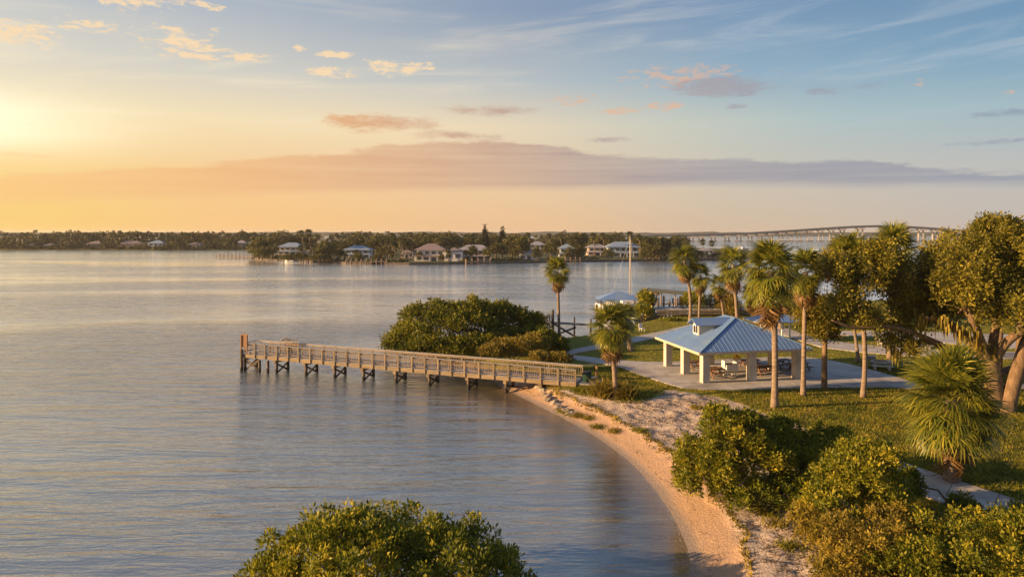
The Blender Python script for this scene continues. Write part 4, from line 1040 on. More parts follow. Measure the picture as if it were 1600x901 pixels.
# ------------------------------------------------------------------ oaks
def oak(label, base, limbs, lobes, n, leaf, seed, trunk_r, clump=0.42, moss=None):
    base = Vector(base)
    r = thing('oak_tree', label, 'tree', base)
    mb = MB()
    for pts, r0, r1 in limbs:
        pts = [Vector(p)-base for p in pts]; rr = np.linspace(r0, r1, len(pts)*3-2)
        # smooth the limb
        q = [tuple(p) for p in pts]; q = smooth_poly(q, 2)
        rr = np.interp(np.linspace(0, 1, len(q)), [0, 1], [r0, r1])
        mb.tube(q, list(rr), 10)
    link('trunk', mb.mesh('trunk', M_BARK, True), r)
    lob = [[l[0]-base.x, l[1]-base.y, l[2]-base.z]+list(l[3:]) for l in lobes]
    v, f, ti = leaf_cloud(lob, n, leaf, seed, per=8, clump=clump, up=0.1, zmin=-0.8, inner=0.5, rough=0.35)
    link('crown', mesh_np('crown', v, f, L_OAK, ti), r)
    tw = MB(); rs = random.Random(seed)
    for l in lob:
        for _ in range(6):
            a = Vector(l[:3])+Vector((rs.uniform(-.3, .3)*l[3], rs.uniform(-.3, .3)*l[4], -0.6*l[5])); e = Vector(l[:3])+Vector((rs.uniform(-.9, .9)*l[3], rs.uniform(-.9, .9)*l[4], rs.uniform(-.3, .8)*l[5]))
            tw.tube([a, a.lerp(e, .5)+Vector((0, 0, .2)), e], [0.06, 0.04, 0.015], 5)
    link('twigs', tw.mesh('twigs', M_BARK, True), r)
    if moss:
        rsn = np.random.RandomState(seed+1); k = 260; M_ = np.array(moss)
        c = M_[rsn.choice(len(M_), k)]+rsn.normal(0, 0.25, (k, 3))-np.array(base)
        ln = 0.4+0.8*rsn.rand(k); w = 0.05+0.05*rsn.rand(k); th = rsn.rand(k)*6.28
        sdv = np.stack([np.cos(th), np.sin(th), 0*th], 1)*w[:, None]; dn = np.stack([0*ln, 0*ln, -ln], 1)
        vv = np.stack([c-sdv, c+sdv, c+sdv*0.7+dn*0.6, c-sdv*0.7+dn*0.6, c+dn], 1).reshape(-1, 3); i = np.arange(k)*5
        ff = np.concatenate([np.stack([i, i+1, i+2], 1), np.stack([i, i+2, i+3], 1), np.stack([i+3, i+2, i+4], 1)])
        hm_ = link('hanging_moss', mesh_np('hanging_moss', vv, ff, L_DRY, np.repeat(rsn.rand(k), 5)), r); hm_['kind'] = 'stuff'
    return r
OB = on_ground(1556, 640); OY = OB.y
def o_(px, py, dy=0.0): return AT(px, py, OY+dy)
def ol(px, py, dy, hw, hh, hd): c = AT(px, py, OY+dy); k = (OY+dy)/F; return [c.x, c.y, c.z, hw*k, hd, hh*k]
limbs = [([OB+Vector((0, 0, -.2)), o_(1553,610), o_(1548,580), o_(1545,562)], 0.72, 0.58),
         ([o_(1546,575), o_(1525,545,.3), o_(1500,515,.6), o_(1468,500,1), o_(1440,495,1.5)], 0.42, 0.12),
         ([o_(1546,570), o_(1535,540,-.4), o_(1522,505,-.6), o_(1505,470,-.5), o_(1480,430,0)], 0.42, 0.1),
         ([o_(1548,568), o_(1552,530,.5), o_(1560,490,1), o_(1568,440,1.2), o_(1562,400,1)], 0.4, 0.1),
         ([o_(1550,570), o_(1566,540,-.6), o_(1590,520,-1), o_(1630,505,-1.5), o_(1680,470,-2)], 0.42, 0.12),
         ([o_(1530,590,.8), o_(1500,570,1.2), o_(1475,540,1.6), o_(1440,530,2), o_(1415,545,2.2), o_(1395,560,2.2)], 0.34, 0.08),
         ([o_(1470,538,1.6), o_(1430,520,1), o_(1390,508,.4), o_(1340,515,0), o_(1300,500,-.3)], 0.22, 0.06),
         ([o_(1560,585), o_(1590,570,1.5), o_(1640,540,2)], 0.3, 0.14)]
lobes = [ol(1490,424,0,46,42,3),ol(1540,410,1,56,48,3.5),ol(1600,420,0,60,60,4),ol(1560,372,1,32,26,2),ol(1520,470,-1,50,34,3),ol(1452,448,3,30,30,2.0),ol(1460,478,3.6,48,26,2.2),ol(1580,480,-1,50,36,3),
         ol(1396,440,3.2,36,38,2.2),ol(1420,480,3.6,34,34,2.0),ol(1372,404,1.5,32,22,2),ol(1340,430,1.5,36,30,2.2),ol(1300,425,1,22,24,1.6),ol(1398,520,3.0,24,26,1.5),ol(1360,500,.5,26,16,1.6),ol(1320,470,1,26,22,1.6),ol(1650,440,0,60,70,4),ol(1545,350,1,16,12,1),ol(1580,360,1,14,14,1),ol(1425,545,1.6,10,12,.7),ol(1472,414,2.5,24,20,2),ol(1516,386,1.5,26,18,2),ol(1445,475,4,26,24,1.8)]
moss = [list(o_(x, y, d)) for x, y, d in ((1500,515,-.5),(1480,505,-.5),(1520,520,-.9),(1440,500,.5),(1530,540,-.8),(1425,530,1.5),(1550,545,-.4),(1470,500,0),(1400,545,1.8))]
oak('big spreading live oak with thick sunlit limbs at the right edge of the lawn', OB, limbs, lobes, 115000, 0.2, 71, 0.7, moss=moss)
K = on_ground(1288, 607)
def k_(px, py, dy=0.0): return AT(px, py, K.y+dy)
def kl(px, py, dy, hw, hh, hd): c = AT(px, py, K.y+dy); k = (K.y+dy)/F; return [c.x, c.y, c.z, hw*k, hd, hh*k]
oak('young leafy tree with a thin trunk between two palms at the plaza edge', K, [([K+Vector((0, 0, -.1)), k_(1288,570), k_(1289,530), k_(1290,505)], 0.27, 0.15), ([k_(1289,520), k_(1270,500), k_(1255,488)], 0.1, 0.03), ([k_(1289,515), k_(1310,495), k_(1325,488)], 0.1, 0.03)],
    [kl(1288,502,0,30,26,1.8),kl(1265,492,.3,22,18,1.3),kl(1312,492,.3,22,20,1.4),kl(1280,518,-.3,20,14,1.1),kl(1295,480,0,24,14,1.4)], 16000, 0.2, 72, 0.25)
LB = on_ground(1572, 643)
lt = thing('leaning_tree', 'thick leaning tree trunk lit on its left side at the right edge', 'tree', LB)
q = [LB+Vector((0, 0, -.2))]+[AT(x, y, LB.y) for x, y in ((1576,625), (1586,590), (1597,555), (1612,510), (1632,450))]
link('trunk', (lambda L_: MB().tube(L_, list(np.linspace(0.62, 0.3, len(L_))), 12))([tuple(Vector(p)-LB) for p in smooth_poly([tuple(p) for p in q], 2)]).mesh('trunk', M_BARK, True), lt)
v, f, ti = leaf_cloud([[3.2, 0, 10.5, 3, 3, 2.2], [5, 0.5, 9, 3, 3, 2]], 9000, 0.24, 77, clump=0.4)
link('crown', mesh_np('crown', v, f, L_OAK, ti), lt)
for k, (px, py, hw, top_) in enumerate(((1560,575,6,470),(1592,560,6,460))):
    q = on_ground(px, py)
    bt = thing('background_tree', ('grey trunked tree behind the oak fork', 'grey trunked tree behind the leaning trunk')[k], 'tree', q, group='trees behind the oak')
    tp_ = AT(px+4, top_, q.y)-q
    link('trunk', MB().tube([(0, 0, -.1), tuple(tp_*0.5), tuple(tp_)], [0.35, 0.3, 0.2], 9).mesh('trunk', M_BARK, True), bt)
    v, f, ti = leaf_cloud([[tp_.x, 0, tp_.z, 3, 2.5, 1.8], [tp_.x+1.5, .5, tp_.z+1, 2.5, 2, 1.5]], 5000, 0.26, 78+k, clump=0.4)
    link('crown', mesh_np('crown', v, f, L_OAK, ti), bt)

# ------------------------------------------------------------------ docks
def piles(root, pts, r, z1, z0=-1.5, mat=M_PILE):
    for x, y in pts: link('pile', MB().tube([(x, y, z0), (x, y, z1)], [r*1.05, r*0.95], 8).mesh('pile', mat, True), root)
# boat lift frame at the left
D0 = P(838, 535)
lf = thing('boat_lift', 'timber boat lift of tall piles with crossed braces left of the docks', 'dock', (D0.x, D0.y, 0))
YL = D0.y
def dl(px, py, dy=0.0): return AT(px, py, YL+dy)-Vector((D0.x, D0.y, 0))
for px, pt_, w, dy in ((838.5,486,0.2,0),(863.7,484,0.2,0.4),(849,496,0.17,1.5),(897.4,495,0.12,1.2),(923,498,0.13,0.6)):
    p = dl(px, pt_, dy); link('pile', MB().tube([(p.x, p.y, -1.2), tuple(p)], [w, w*0.92], 9).mesh('pile', M_PILE, True), lf)
link('beam', MB().bar(dl(836,502.5,.7), dl(940,508,.7), 0.25, 0.28).mesh('beam', M_DECK), lf)
link('ledge', MB().bar(dl(842,515,.5), dl(861,518,.5), 0.3, 0.1).mesh('ledge', M_WOOD), lf)
link('cross_brace', MB().bar(dl(866,506,.3), dl(899,526,.3), 0.12, 0.24).mesh('cross_brace', M_PILE), lf)
link('cross_brace', MB().bar(dl(866,524,.9), dl(900,511,.9), 0.12, 0.22).mesh('cross_brace', M_PILE), lf)
link('ramp', MB().bar(dl(896,526,.5), dl(948,532,.2), 0.8, 0.2).mesh('ramp', M_WOOD), lf)
for s, (ax, ay, bx, by) in ((1, (842,491,850,498)), (-1, (859,491,852,498))):
    link('lift_arm', MB().bar(dl(ax, ay, .8), dl(bx, by, .8), 0.3, 0.45).mesh('lift_arm', M_STEEL), lf)
link('lift_chain', MB().bar(dl(859,492,.8), dl(858.5,516,.8), 0.2, 0.2).mesh('lift_chain', M_STEEL), lf)
# boat shelter with blue roof
S0 = P(966, 490)
bs = thing('boat_shelter', 'boat shelter over the water with a blue hipped roof on thin piles', 'boathouse', (S0.x, S0.y, 0))
k = S0.y/F; wx_, wy_ = 34*k, 2.6
z_e, z_t = AT(0, 466, S0.y).z, AT(0, 455.5, S0.y).z
for pts in ([(-wx_, -wy_, z_e), (wx_, -wy_, z_e), (0.5, 0, z_t), (-0.5, 0, z_t)], [(wx_, -wy_, z_e), (wx_, wy_, z_e), (0.5, 0, z_t)], [(wx_, wy_, z_e), (-wx_, wy_, z_e), (-0.5, 0, z_t), (0.5, 0, z_t)], [(-wx_, wy_, z_e), (-wx_, -wy_, z_e), (-0.5, 0, z_t)]):
    v, f = slab_face(pts); link('roof_slope', MB().add(v, f).mesh('roof_slope', M_ROOF), bs)
piles(bs, [(-wx_+.5, -wy_+.4), (wx_-.5, -wy_+.4), (-wx_+.5, wy_-.4), (wx_-.5, wy_-.4)], 0.1, z_e+0.05)
link('pile', MB().tube([(-wx_-.35, -wy_-1, -1), (-wx_-.35, -wy_-1, 1.9)], 0.16, 8).mesh('pile', M_PILE, True), bs)
# motor boat under the shelter
def boat(name, label, loc, rz, L, hullmat, cabin=True, scale=1.0, group=None):
    r = thing(name, label, 'boat', loc, rz, group)
    n = 9; v, f = [], []
    for i in range(n):
        u = i/(n-1); w = 0.17*L*(1-max(0, (u-0.45)/0.55)**2.0)+0.01; x = (u-0.5)*L; sh = 0.14*L+0.06*L*u*u
        v += [(x, -w, sh), (x, -w*0.75, 0.04*L), (x, 0, -0.04*L), (x, w*0.75, 0.04*L), (x, w, sh)]
    for i in range(n-1):
        for j in range(4): f.append((i*5+j, i*5+5+j, i*5+6+j, i*5+1+j))
        f.append((i*5+4, i*5+9, i*5+5, i*5))
    f.append((0, 1, 2, 3, 4))
    link('hull', MB().add(v, f).mesh('hull', hullmat, False), r)
    if cabin:
        link('cabin', MB().box((0.02*L, 0, 0.22*L), (0.28*L, 0.2*L, 0.14*L)).mesh('cabin', M_WHITE), r)
        link('windscreen', MB().box((0.165*L, 0, 0.24*L), (0.02*L, 0.18*L, 0.08*L)).mesh('windscreen', M_GLASS), r)
        link('outboard_motor', MB().box((-0.52*L, 0, 0.16*L), (0.06*L, 0.06*L, 0.16*L)).mesh('outboard_motor', M_BLACK), r)
    return r
boat('motor_boat', 'white motor boat raised under the blue roofed boat shelter', (S0.x-1.2, S0.y, 0.7), R(172), 5.6, M_WHITE)
# sailing boat with the tall mast
SB = P(985.5, 486)
sb = boat('sailboat', 'sailing boat with a tall bare pale mast moored by the boat shelter', (SB.x, SB.y+2.5, -0.05), R(8), 8.5, M_WHITE, cabin=False)
link('cabin', MB().box((0.2, 0, 1.45), (3.0, 1.5, 0.5)).mesh('cabin', M_WHITE), sb)
M_MAST = surf('pale_mast', (0.5, 0.42, 0.28), (0.6, 0.5, 0.34), (2, 2, 2), 0.4)
mt = 14-(368-HZ)/F*(SB.y+2.5)
link('mast', MB().tube([(0.3, 0, 1.2), (0.3, 0, mt)], [0.09, 0.06], 8).mesh('mast', M_MAST, True), sb)
for x, y in ((-3.6, 0), (4.0, 0), (0.3, -1.2), (0.3, 1.2)):
    link('stay', MB().tube([(0.3, 0, mt-0.2), (x, y, 1.4)], 0.012, 4).mesh('stay', M_STEEL), sb)
link('boom', MB().tube([(0.3, 0, 2.6), (-3.2, 0, 2.5)], 0.09, 6).mesh('boom', M_WHITE), sb)
# flat canopy boat cover
C0 = P(1050, 484)
cp = thing('canopy', 'long flat olive canopy on posts over a boat slip', 'canopy', (C0.x, C0.y, 0))
k = C0.y/F; zc = AT(0, 455.5, C0.y).z
def cl(px, py=None, dy=0.0, z=None):
    Y = C0.y+dy; x = (px-800)/F*Y-C0.x; return (x, dy, (CZ-(py-HZ)/F*Y) if py else z)
v, f = slab_face([cl(1012,454,-2.5), cl(1091,460,-2.5), cl(1088,456,2.5), cl(1008,449.5,2.5)], 0.22); link('canopy_roof', MB().add(v, f).mesh('canopy_roof', M_OLIVE), cp)
for px in (1033, 1055, 1071):
    for dy in (-2.2, 2.2):
        p = cl(px, 456, dy); link('post', MB().tube([(p[0], dy, -1.2), (p[0], dy, p[2]-.1)], 0.12, 7).mesh('post', M_WOOD, True), cp)
aw = thing('awning', 'small brown awning roof left of the flat olive canopy', 'canopy', (C0.x, C0.y, 0))
v, f = slab_face([cl(992,464,-1.5), cl(1031,459.5,-1.5), cl(1028,455,1.5), cl(998,459,1.5)], 0.12); link('awning_roof', MB().add(v, f).mesh('awning_roof', M_HROOF[1]), aw)
for px in (1000, 1026):
    p = cl(px, 461); link('post', MB().tube([(p[0], 0, -1.2), (p[0], 0, p[2])], 0.1, 7).mesh('post', M_WOOD, True), aw)
# docks and boardwalk
dk = thing('dock', 'narrow timber dock at the far side of the boat slip', 'dock', (C0.x, C0.y, 0))
for i in range(11):
    x0, x1 = 1018+i*11.5, 1018+(i+1)*11.5-0.4
    a, b_ = cl(x0, 474, 2.9), cl(x1, 474.4, 2.9); link('deck_panel', MB().bar(a, b_, 1.1, 0.18).mesh('deck_panel', M_DECK), dk)
piles(dk, [(cl(x, 470)[0], 2.3) for x in (1033, 1041, 1056, 1072, 1110, 1130)], 0.14, 1.9)
link('ladder', MB().box((cl(1068, 470)[0], 2.2, 1.4), (0.5, 0.1, 1.7)).mesh('ladder', M_ORANGE), dk)
b1, b2 = P(1026, 492, 1.25), P(1176, 491, 1.25)
bw = thing('boardwalk', 'grey timber boardwalk on short posts leading to the boat slips', 'boardwalk', (b1.x, b1.y, 0.55))
dv = b2-b1; L = dv.length; bw.rotation_euler = (0, 0, math.atan2(dv.y, dv.x))
nn_ = 40
bdm = MB().box((0, 0, 0), (L/nn_-0.03, 4.6, 0.06)).mesh('deck_board', M_DECK)
for i in range(nn_): link('deck_board', bdm, bw, ((i+.5)*L/nn_, 2.25, 1.45+rngp.uniform(-.015, .015)))
link('side_beam', MB().box((L/2, -0.06, 1.25), (L, 0.08, 0.3)).mesh('side_beam', M_WOOD), bw)
link('side_beam', MB().box((L/2, 4.56, 1.25), (L, 0.08, 0.3)).mesh('side_beam', M_WOOD), bw)
link('lower_beam', MB().box((L/2, -0.09, 0.86), (L, 0.06, 0.3)).mesh('lower_beam', M_WOOD), bw)
for i in range(8):
    for y in (0.1, 4.4): link('post', MB().box(((i+.4)*L/8, y, 0.15), (0.24, 0.24, 2.4)).mesh('post', M_PILE), bw)
d3 = thing('dock', 'grey dock rails at the water right of the golden spiky shrub', 'dock', (C0.x, C0.y, 0))
for py in (470, 476, 482):
    link('rail', MB().bar(cl(1098, py, 3.5), cl(1122, py, 3.5), 0.15, 0.22).mesh('rail', M_DECK), d3)
piles(d3, [(cl(x, 470)[0], 3.5) for x in (1104, 1119)], 0.14, 2.0)
for px, py, top_, lab in ((932,494,476,'dark mooring pile left of the blue roofed boat shelter'),(1037,486,463,'mooring pile under the left end of the olive canopy'),(1046,489,470,'short mooring pile below the olive canopy'),(1058,489,466,'thick mooring pile in front of the slip below the canopy'),(1020,492,474,'mooring pile beside the pale boat in the slip'),(1109,484,468,'mooring pile right of the two slender palms')):
    q = P(px, py); zt_ = AT(px, top_, q.y).z
    mp = thing('mooring_pile', lab, 'piling', (q.x, q.y, 0), group='mooring piles around the docks')
    link('pile', MB().tube([(0, 0, -1.5), (0, 0, zt_)], [0.2, 0.18], 9).mesh('pile', M_PILE, True), mp)
    link('pile_top', MB().tube([(0, 0, zt_+0.004), (0, 0, zt_+0.12)], [0.2, 0.1], 9).mesh('pile_top', M_STEEL, True), mp)
# small motor boat and white chair near the boardwalk
boat('motor_boat', 'pale boat lying in the slip left of the boardwalk end', (AT(1012, 480, 113).x, 113, 0.1), R(20), 5.5, M_HWALL[2])

q = on_ground(1003, 518)
ch = thing('garden_chair', 'small white chair among the plants at the left end of the boardwalk', 'chair', q, 0.6)
link('seat', MB().box((0, 0, 0.44), (0.6, 0.55, 0.06)).mesh('seat', M_WHITE), ch)
link('backrest', MB().box((0, 0.27, 0.78), (0.6, 0.05, 0.6)).mesh('backrest', M_WHITE), ch)
for x in (-0.26, 0.26):
    for y in (-0.23, 0.23): link('leg', MB().box((x, y, 0.205), (0.05, 0.05, 0.41)).mesh('leg', M_WHITE), ch)

# ------------------------------------------------------------------ the island across the water
isl_px = [(395,404),(420,407),(480,409),(545,412),(640,413.5),(700,413),(760,412),(840,410.5),(900,409),(960,408.5),(1060,407),(1110,406.5),(1160,405),(1195,403),(1208,399),(1190,394),(1160,391),(1100,389),(1000,386),(900,384),(700,382),(450,384),(400,394)]
ISL = smooth_poly([P(x, y)[:2] for x, y in isl_px], 1, True)
ix = np.arange(-140, 240, 3.0); iy = np.arange(296, 800, 3.0); IX, IY = np.meshgrid(ix, iy, indexing='ij')
isd = signed(IX.ravel(), IY.ravel(), ISL); ih = np.clip(isd*0.6, -1.5, 1.0)
idx = np.arange(IX.size).reshape(IX.shape); iq = np.stack([idx[:-1, :-1], idx[1:, :-1], idx[1:, 1:], idx[:-1, 1:]], -1).reshape(-1, 4)
M_IGR = surf('island_grass', (0.05, 0.055, 0.016), (0.10, 0.10, 0.03), (0.12, 0.12, 0.12), 0.9)
struct('island_ground', mesh_np('island_ground', np.stack([IX.ravel(), IY.ravel(), ih], 1), iq, M_IGR, smooth=True))
fr_pts = [Vector(P(x, y)) for x, y in isl_px[:14]]
sw = thing('seawall', 'low dark seawall along the near shore of the island', 'wall')
for a, b_ in zip(fr_pts[:-1], fr_pts[1:]):
    n = max(1, int((b_-a).length/9))
    for i in range(n):
        p, q = a.lerp(b_, i/n), a.lerp(b_, (i+1)/n); d = (q-p).normalized()*0.04
        link('wall_section', MB().bar(p+d+Vector((0, 0, 0.25)), q-d+Vector((0, 0, 0.25)), 0.7, 1.2).mesh('wall_section', M_SEAWALL), sw)

# houses
def house(label, x0, x1, ytop, ybase, wall, roof, storeys=2, depth=9.0, wing=None, name='house', nw=None):
    Y = F*(CZ-1.0)/(ybase-HZ); k = Y/F
    cx = ((x0+x1)/2-800)*k; w = (x1-x0)*k
    r = thing(name, label, 'house', (cx, Y+depth/2, 0.95))
    Ht = (ybase-ytop)*k; rh = min(Ht*0.36, w*0.26, 4.0); wh = Ht-rh
    sh = wh/storeys
    wm_ = MB()
    for s in range(storeys):
        inset = 0.0 if s == 0 else 0.7
        wm_.box((0, 0, sh*s+sh/2), (w*0.9-2*inset, depth-2*inset, sh))
    link('wall', wm_.mesh('wall', wall), r)
    def hip(cx_, cy_, z, hx_, hy_, rise):
        rl = max(0.0, hx_-hy_)
        E = [(cx_-hx_, cy_-hy_, z), (cx_+hx_, cy_-hy_, z), (cx_+hx_, cy_+hy_, z), (cx_-hx_, cy_+hy_, z)]
        a, b_ = (cx_-rl, cy_, z+rise), (cx_+rl+0.01, cy_, z+rise)
        return [*E, a, b_], [(0, 1, 5, 4), (1, 2, 5), (2, 3, 4, 5), (3, 0, 4), (3, 2, 1, 0)]
    rf = MB(); rf.add(*hip(0, 0, wh+0.02, w*0.5, depth/2+0.8, rh))
    rr = link('roof', rf.mesh('roof', roof), r)
    if storeys == 2:
        v, f = slab_face([(-w*0.5, -depth/2-1.6, sh-0.35), (w*0.5, -depth/2-1.6, sh-0.35), (w*0.46, -depth/2+0.65, sh+0.25), (-w*0.46, -depth/2+0.65, sh+0.25)], 0.15)
        link('porch_roof', MB().add(v, f).mesh('porch_roof', roof), r)
    nwin = nw or max(3, int(w/3.4))
    for s in range(storeys):
        ins = 0.0 if s == 0 else 0.7; ww = w*0.9-2*ins
        for i in range(nwin):
            x = -ww/2+(i+0.5)*ww/nwin; dr = (s == 0 and i == nwin//2)
            h_ = sh*(0.66 if dr else 0.5); z = sh*s+(h_/2+0.05 if dr else sh*0.52); ws = ww/nwin*0.62
            fm_ = link('door' if dr else 'window', MB().box((x, -depth/2+ins-0.03, z), (ws+0.3, 0.12, h_+0.3)).mesh('frame', M_WHITE), r)
            link('pane', MB().box((x, -depth/2+ins-0.08, z), (ws, 0.1, h_)).mesh('pane', M_GLASS), fm_)
        for y in (-depth/4, depth/4):
            fm_ = link('window', MB().box((-ww/2-0.03, y, sh*s+sh*0.52), (0.12, 1.5, sh*0.5)).mesh('frame', M_WHITE), r)
            link('pane', MB().box((-ww/2-0.08, y, sh*s+sh*0.52), (0.1, 1.2, sh*0.42)).mesh('pane', M_GLASS), fm_)
    if storeys == 2:
        for i in range(nwin+1):
            x = -w*0.45+i*w*0.9/nwin; link('porch_post', MB().box((x, -depth/2-1.4, (sh-0.3)/2), (0.25, 0.25, sh-0.3)).mesh('porch_post', M_WHITE), r)
    if wing:
        dx_, ww, hh_ = wing
        link('wing', MB().box((dx_, -1, hh_/2), (ww, depth, hh_)).mesh('wing', wall), r)
        link('wing_roof', MB().add(*hip(dx_, -1, hh_+0.02, ww*0.55, depth/2+0.6, 1.8)).mesh('wing_roof', roof), r)
        for s in (-.25, .25): 
            fm_ = link('window', MB().box((dx_+s*ww, -1-depth/2-0.04, hh_*0.55), (ww*0.34, 0.1, hh_*0.5)).mesh('frame', M_WHITE), r)
            link('pane', MB().box((dx_+s*ww, -1-depth/2-0.1, hh_*0.55), (ww*0.28, 0.08, hh_*0.4)).mesh('pane', M_GLASS), fm_)
    return r
HW, HR = M_HWALL, M_HROOF
house('peach walled island house with a blue grey roof, leftmost on the island', 432, 474, 379, 398, HW[1], HR[0], 2)
house('long island house with two tiers of blue roof left of the palm cluster', 534, 580, 383.5, 402.5, HW[2], HR[0], 2)
house('small tan island cottage right of the palm cluster', 624, 646, 390, 403, HW[1], HR[1], 1, 7)
house('large white two storey house with a brown roof in the middle of the island', 646, 698, 380.5, 408, HW[0], HR[1], 2, 10, wing=(10.5, 8.5, 4.4))
house('two storey island house with brown grey roof right of the large white house', 712, 770, 382.5, 406, HW[1], HR[2], 2, 9)
house('low white bungalow near the island shore, under a dark round tree', 810, 843, 390, 405.5, HW[0], HR[2], 1, 8)
house('grey roofed island house set back behind the low white bungalow', 826, 854, 377, 393, HW[0], HR[2], 2, 8)
house('narrow blue roofed house between trees left of the big blue house', 872, 900, 381, 402, HW[2], HR[0], 2, 7)
house('big blue roofed house with pale blue walls behind the sailboat mast', 946, 1002, 377.5, 401.5, HW[2], HR[0], 2, 10)
house('pink walled wing house joined left of the big blue house', 916, 950, 380, 399, HW[1], HR[2], 2, 8)
house('low tan roofed house near the right tip of the island', 1044, 1066, 386, 395, HW[1], HR[1], 1, 6)
house('small pale cottage at the right tip of the island', 1092, 1116, 388, 397, HW[0], HR[2], 1, 6)
house('bright white roofed house deep in the island trees', 576, 590, 372.5, 383, HW[0], HR[3], 1, 8)
house('half hidden blue roofed house behind the island palms', 498, 522, 373.5, 386, HW[2], HR[0], 2, 8)
house('grey house half hidden by shrubs between two larger island houses', 494, 516, 384, 396, HW[3], HR[2], 2, 6)

# far houses on the left shore
FY = 545
def far_house(label, x0, x1, ytop, ybase, wall, roof, st=2): return house(label, x0, x1, ytop, ybase, wall, roof, st, 10, nw=3)
far_house('grey far shore house with a brown roof', 132, 160, 376.5, 388.5, HW[3], HR[1])
far_house('long reddish far shore house with many openings', 180, 222, 376.5, 388.5, HW[1], HR[1])
far_house('far shore house with a pale blue roof and white porch', 228, 257, 375.5, 388.5, HW[0], HR[0])
far_house('cream far shore house left of a wide blue one', 364, 386, 375, 387.5, HW[0], HR[2])
far_house('wide far shore house with a blue roof near the island dock', 386, 411, 375, 387.5, HW[2], HR[0])
far_house('low far shore cottage with sunlit walls', 62, 86, 380, 388.5, HW[1], HR[1], 1)
far_house('small dark far shore cottage near the trees', 36, 52, 379, 388, HW[3], HR[2], 1)
far_house('brown far shore house between two blue roofed ones', 292, 314, 378, 388.5, HW[3], HR[1], 1)

# far left shore: ground and wood
fsx = np.arange(-620, 160, 6.0); fsy = np.arange(536, 760, 8.0); FX, FYg = np.meshgrid(fsx, fsy, indexing='ij')
fh = np.clip((FYg-548-3*np.sin(FX*0.02))*0.4, -1.5, 1.2).ravel()
idx = np.arange(FX.size).reshape(FX.shape); fq = np.stack([idx[:-1, :-1], idx[1:, :-1], idx[1:, 1:], idx[:-1, 1:]], -1).reshape(-1, 4)
struct('far_shore', mesh_np('far_shore', np.stack([FX.ravel(), FYg.ravel(), fh], 1), fq, M_IGR, smooth=True))
def wood(lst, n_each, leaf, seed, clump):
    vs, fs, ts, off = [], [], [], 0
    for i, (x, y, z, rx, rz) in enumerate(lst):
        v, f, ti = leaf_cloud([[x, y, z+rz*0.1, rx, rx, rz], [x+rx*.4, y, z-rz*.3, rx*.7, rx*.7, rz*.7], [x-rx*.4, y, z-rz*.25, rx*.7, rx*.7, rz*.6]], n_each, leaf, seed+i, per=9, clump=clump, up=0.0, zmin=-.6, sub=0, wid=1.0, inner=0.2, rough=0.15)
        vs.append(v); fs.append(f+off); ts.append(np.clip(ti+random.Random(seed+i).uniform(-.2, .15), 0, 1)); off += len(v)
    return np.concatenate(vs), np.concatenate(fs), np.concatenate(ts)
rw = random.Random(33); lst = []
for i in range(330):
    px = rw.uniform(-60, 1010); Y = rw.choice((565, 600, 640, 690))+rw.uniform(-12, 12)
    top_ = AT(0, rw.uniform(363.0, 368.0) if px < 640 else rw.uniform(365.5, 369), Y).z*rw.uniform(0.72, 1.02)
    if Y < 585:
        if any(a-4 < px < b+4 for a, b in ((132,160),(180,222),(228,257),(364,411),(62,86),(292,314))): continue
        top_ *= 0.8
    rx = rw.uniform(4.5, 8); x = (px-800)/F*Y
    lst.append((x, Y, top_*0.5+0.4, rx, top_*0.55))
for a, b in ((132,160),(180,222),(228,257),(364,411),(62,86),(292,314)):
    for px in np.arange(a-6, b+10, 7.5):
        Y = 598+rw.uniform(-6, 6); top_ = AT(0, rw.uniform(364, 366.5), Y).z; lst.append(((px-800)/F*Y, Y, top_*0.48, rw.uniform(5, 7.5), top_*0.52))
v, f, ti = wood(lst, 360, 1.05, 500, 0.8)
stuff('far_wood', mesh_np('far_wood', v, f, L_FAR, ti), 'dark mass of trees along the far shore on the left', 'wood')
lst = []
for i in range(150):
    px = -40+i*3.1+rw.uniform(-2, 2)
    if any(a-1 < px < b+1 for a, b in ((132,160),(180,222),(228,257),(364,411),(62,86),(292,314))): hgt_ = rw.uniform(0.8, 1.8)
    else: hgt_ = rw.uniform(2.0, 5.5)
    Y = 553+rw.uniform(-1, 4); lst.append(((px-800)/F*Y, Y, hgt_*0.5+0.6, rw.uniform(1.8, 3.5), hgt_*0.6))
v, f, ti = wood(lst, 70, 1.0, 900, 0.8)
stuff('shore_shrubbery', mesh_np('shore_shrubbery', v, f, L_FAR, ti), 'low shrubs at the water edge of the far left shore', 'shrubs')

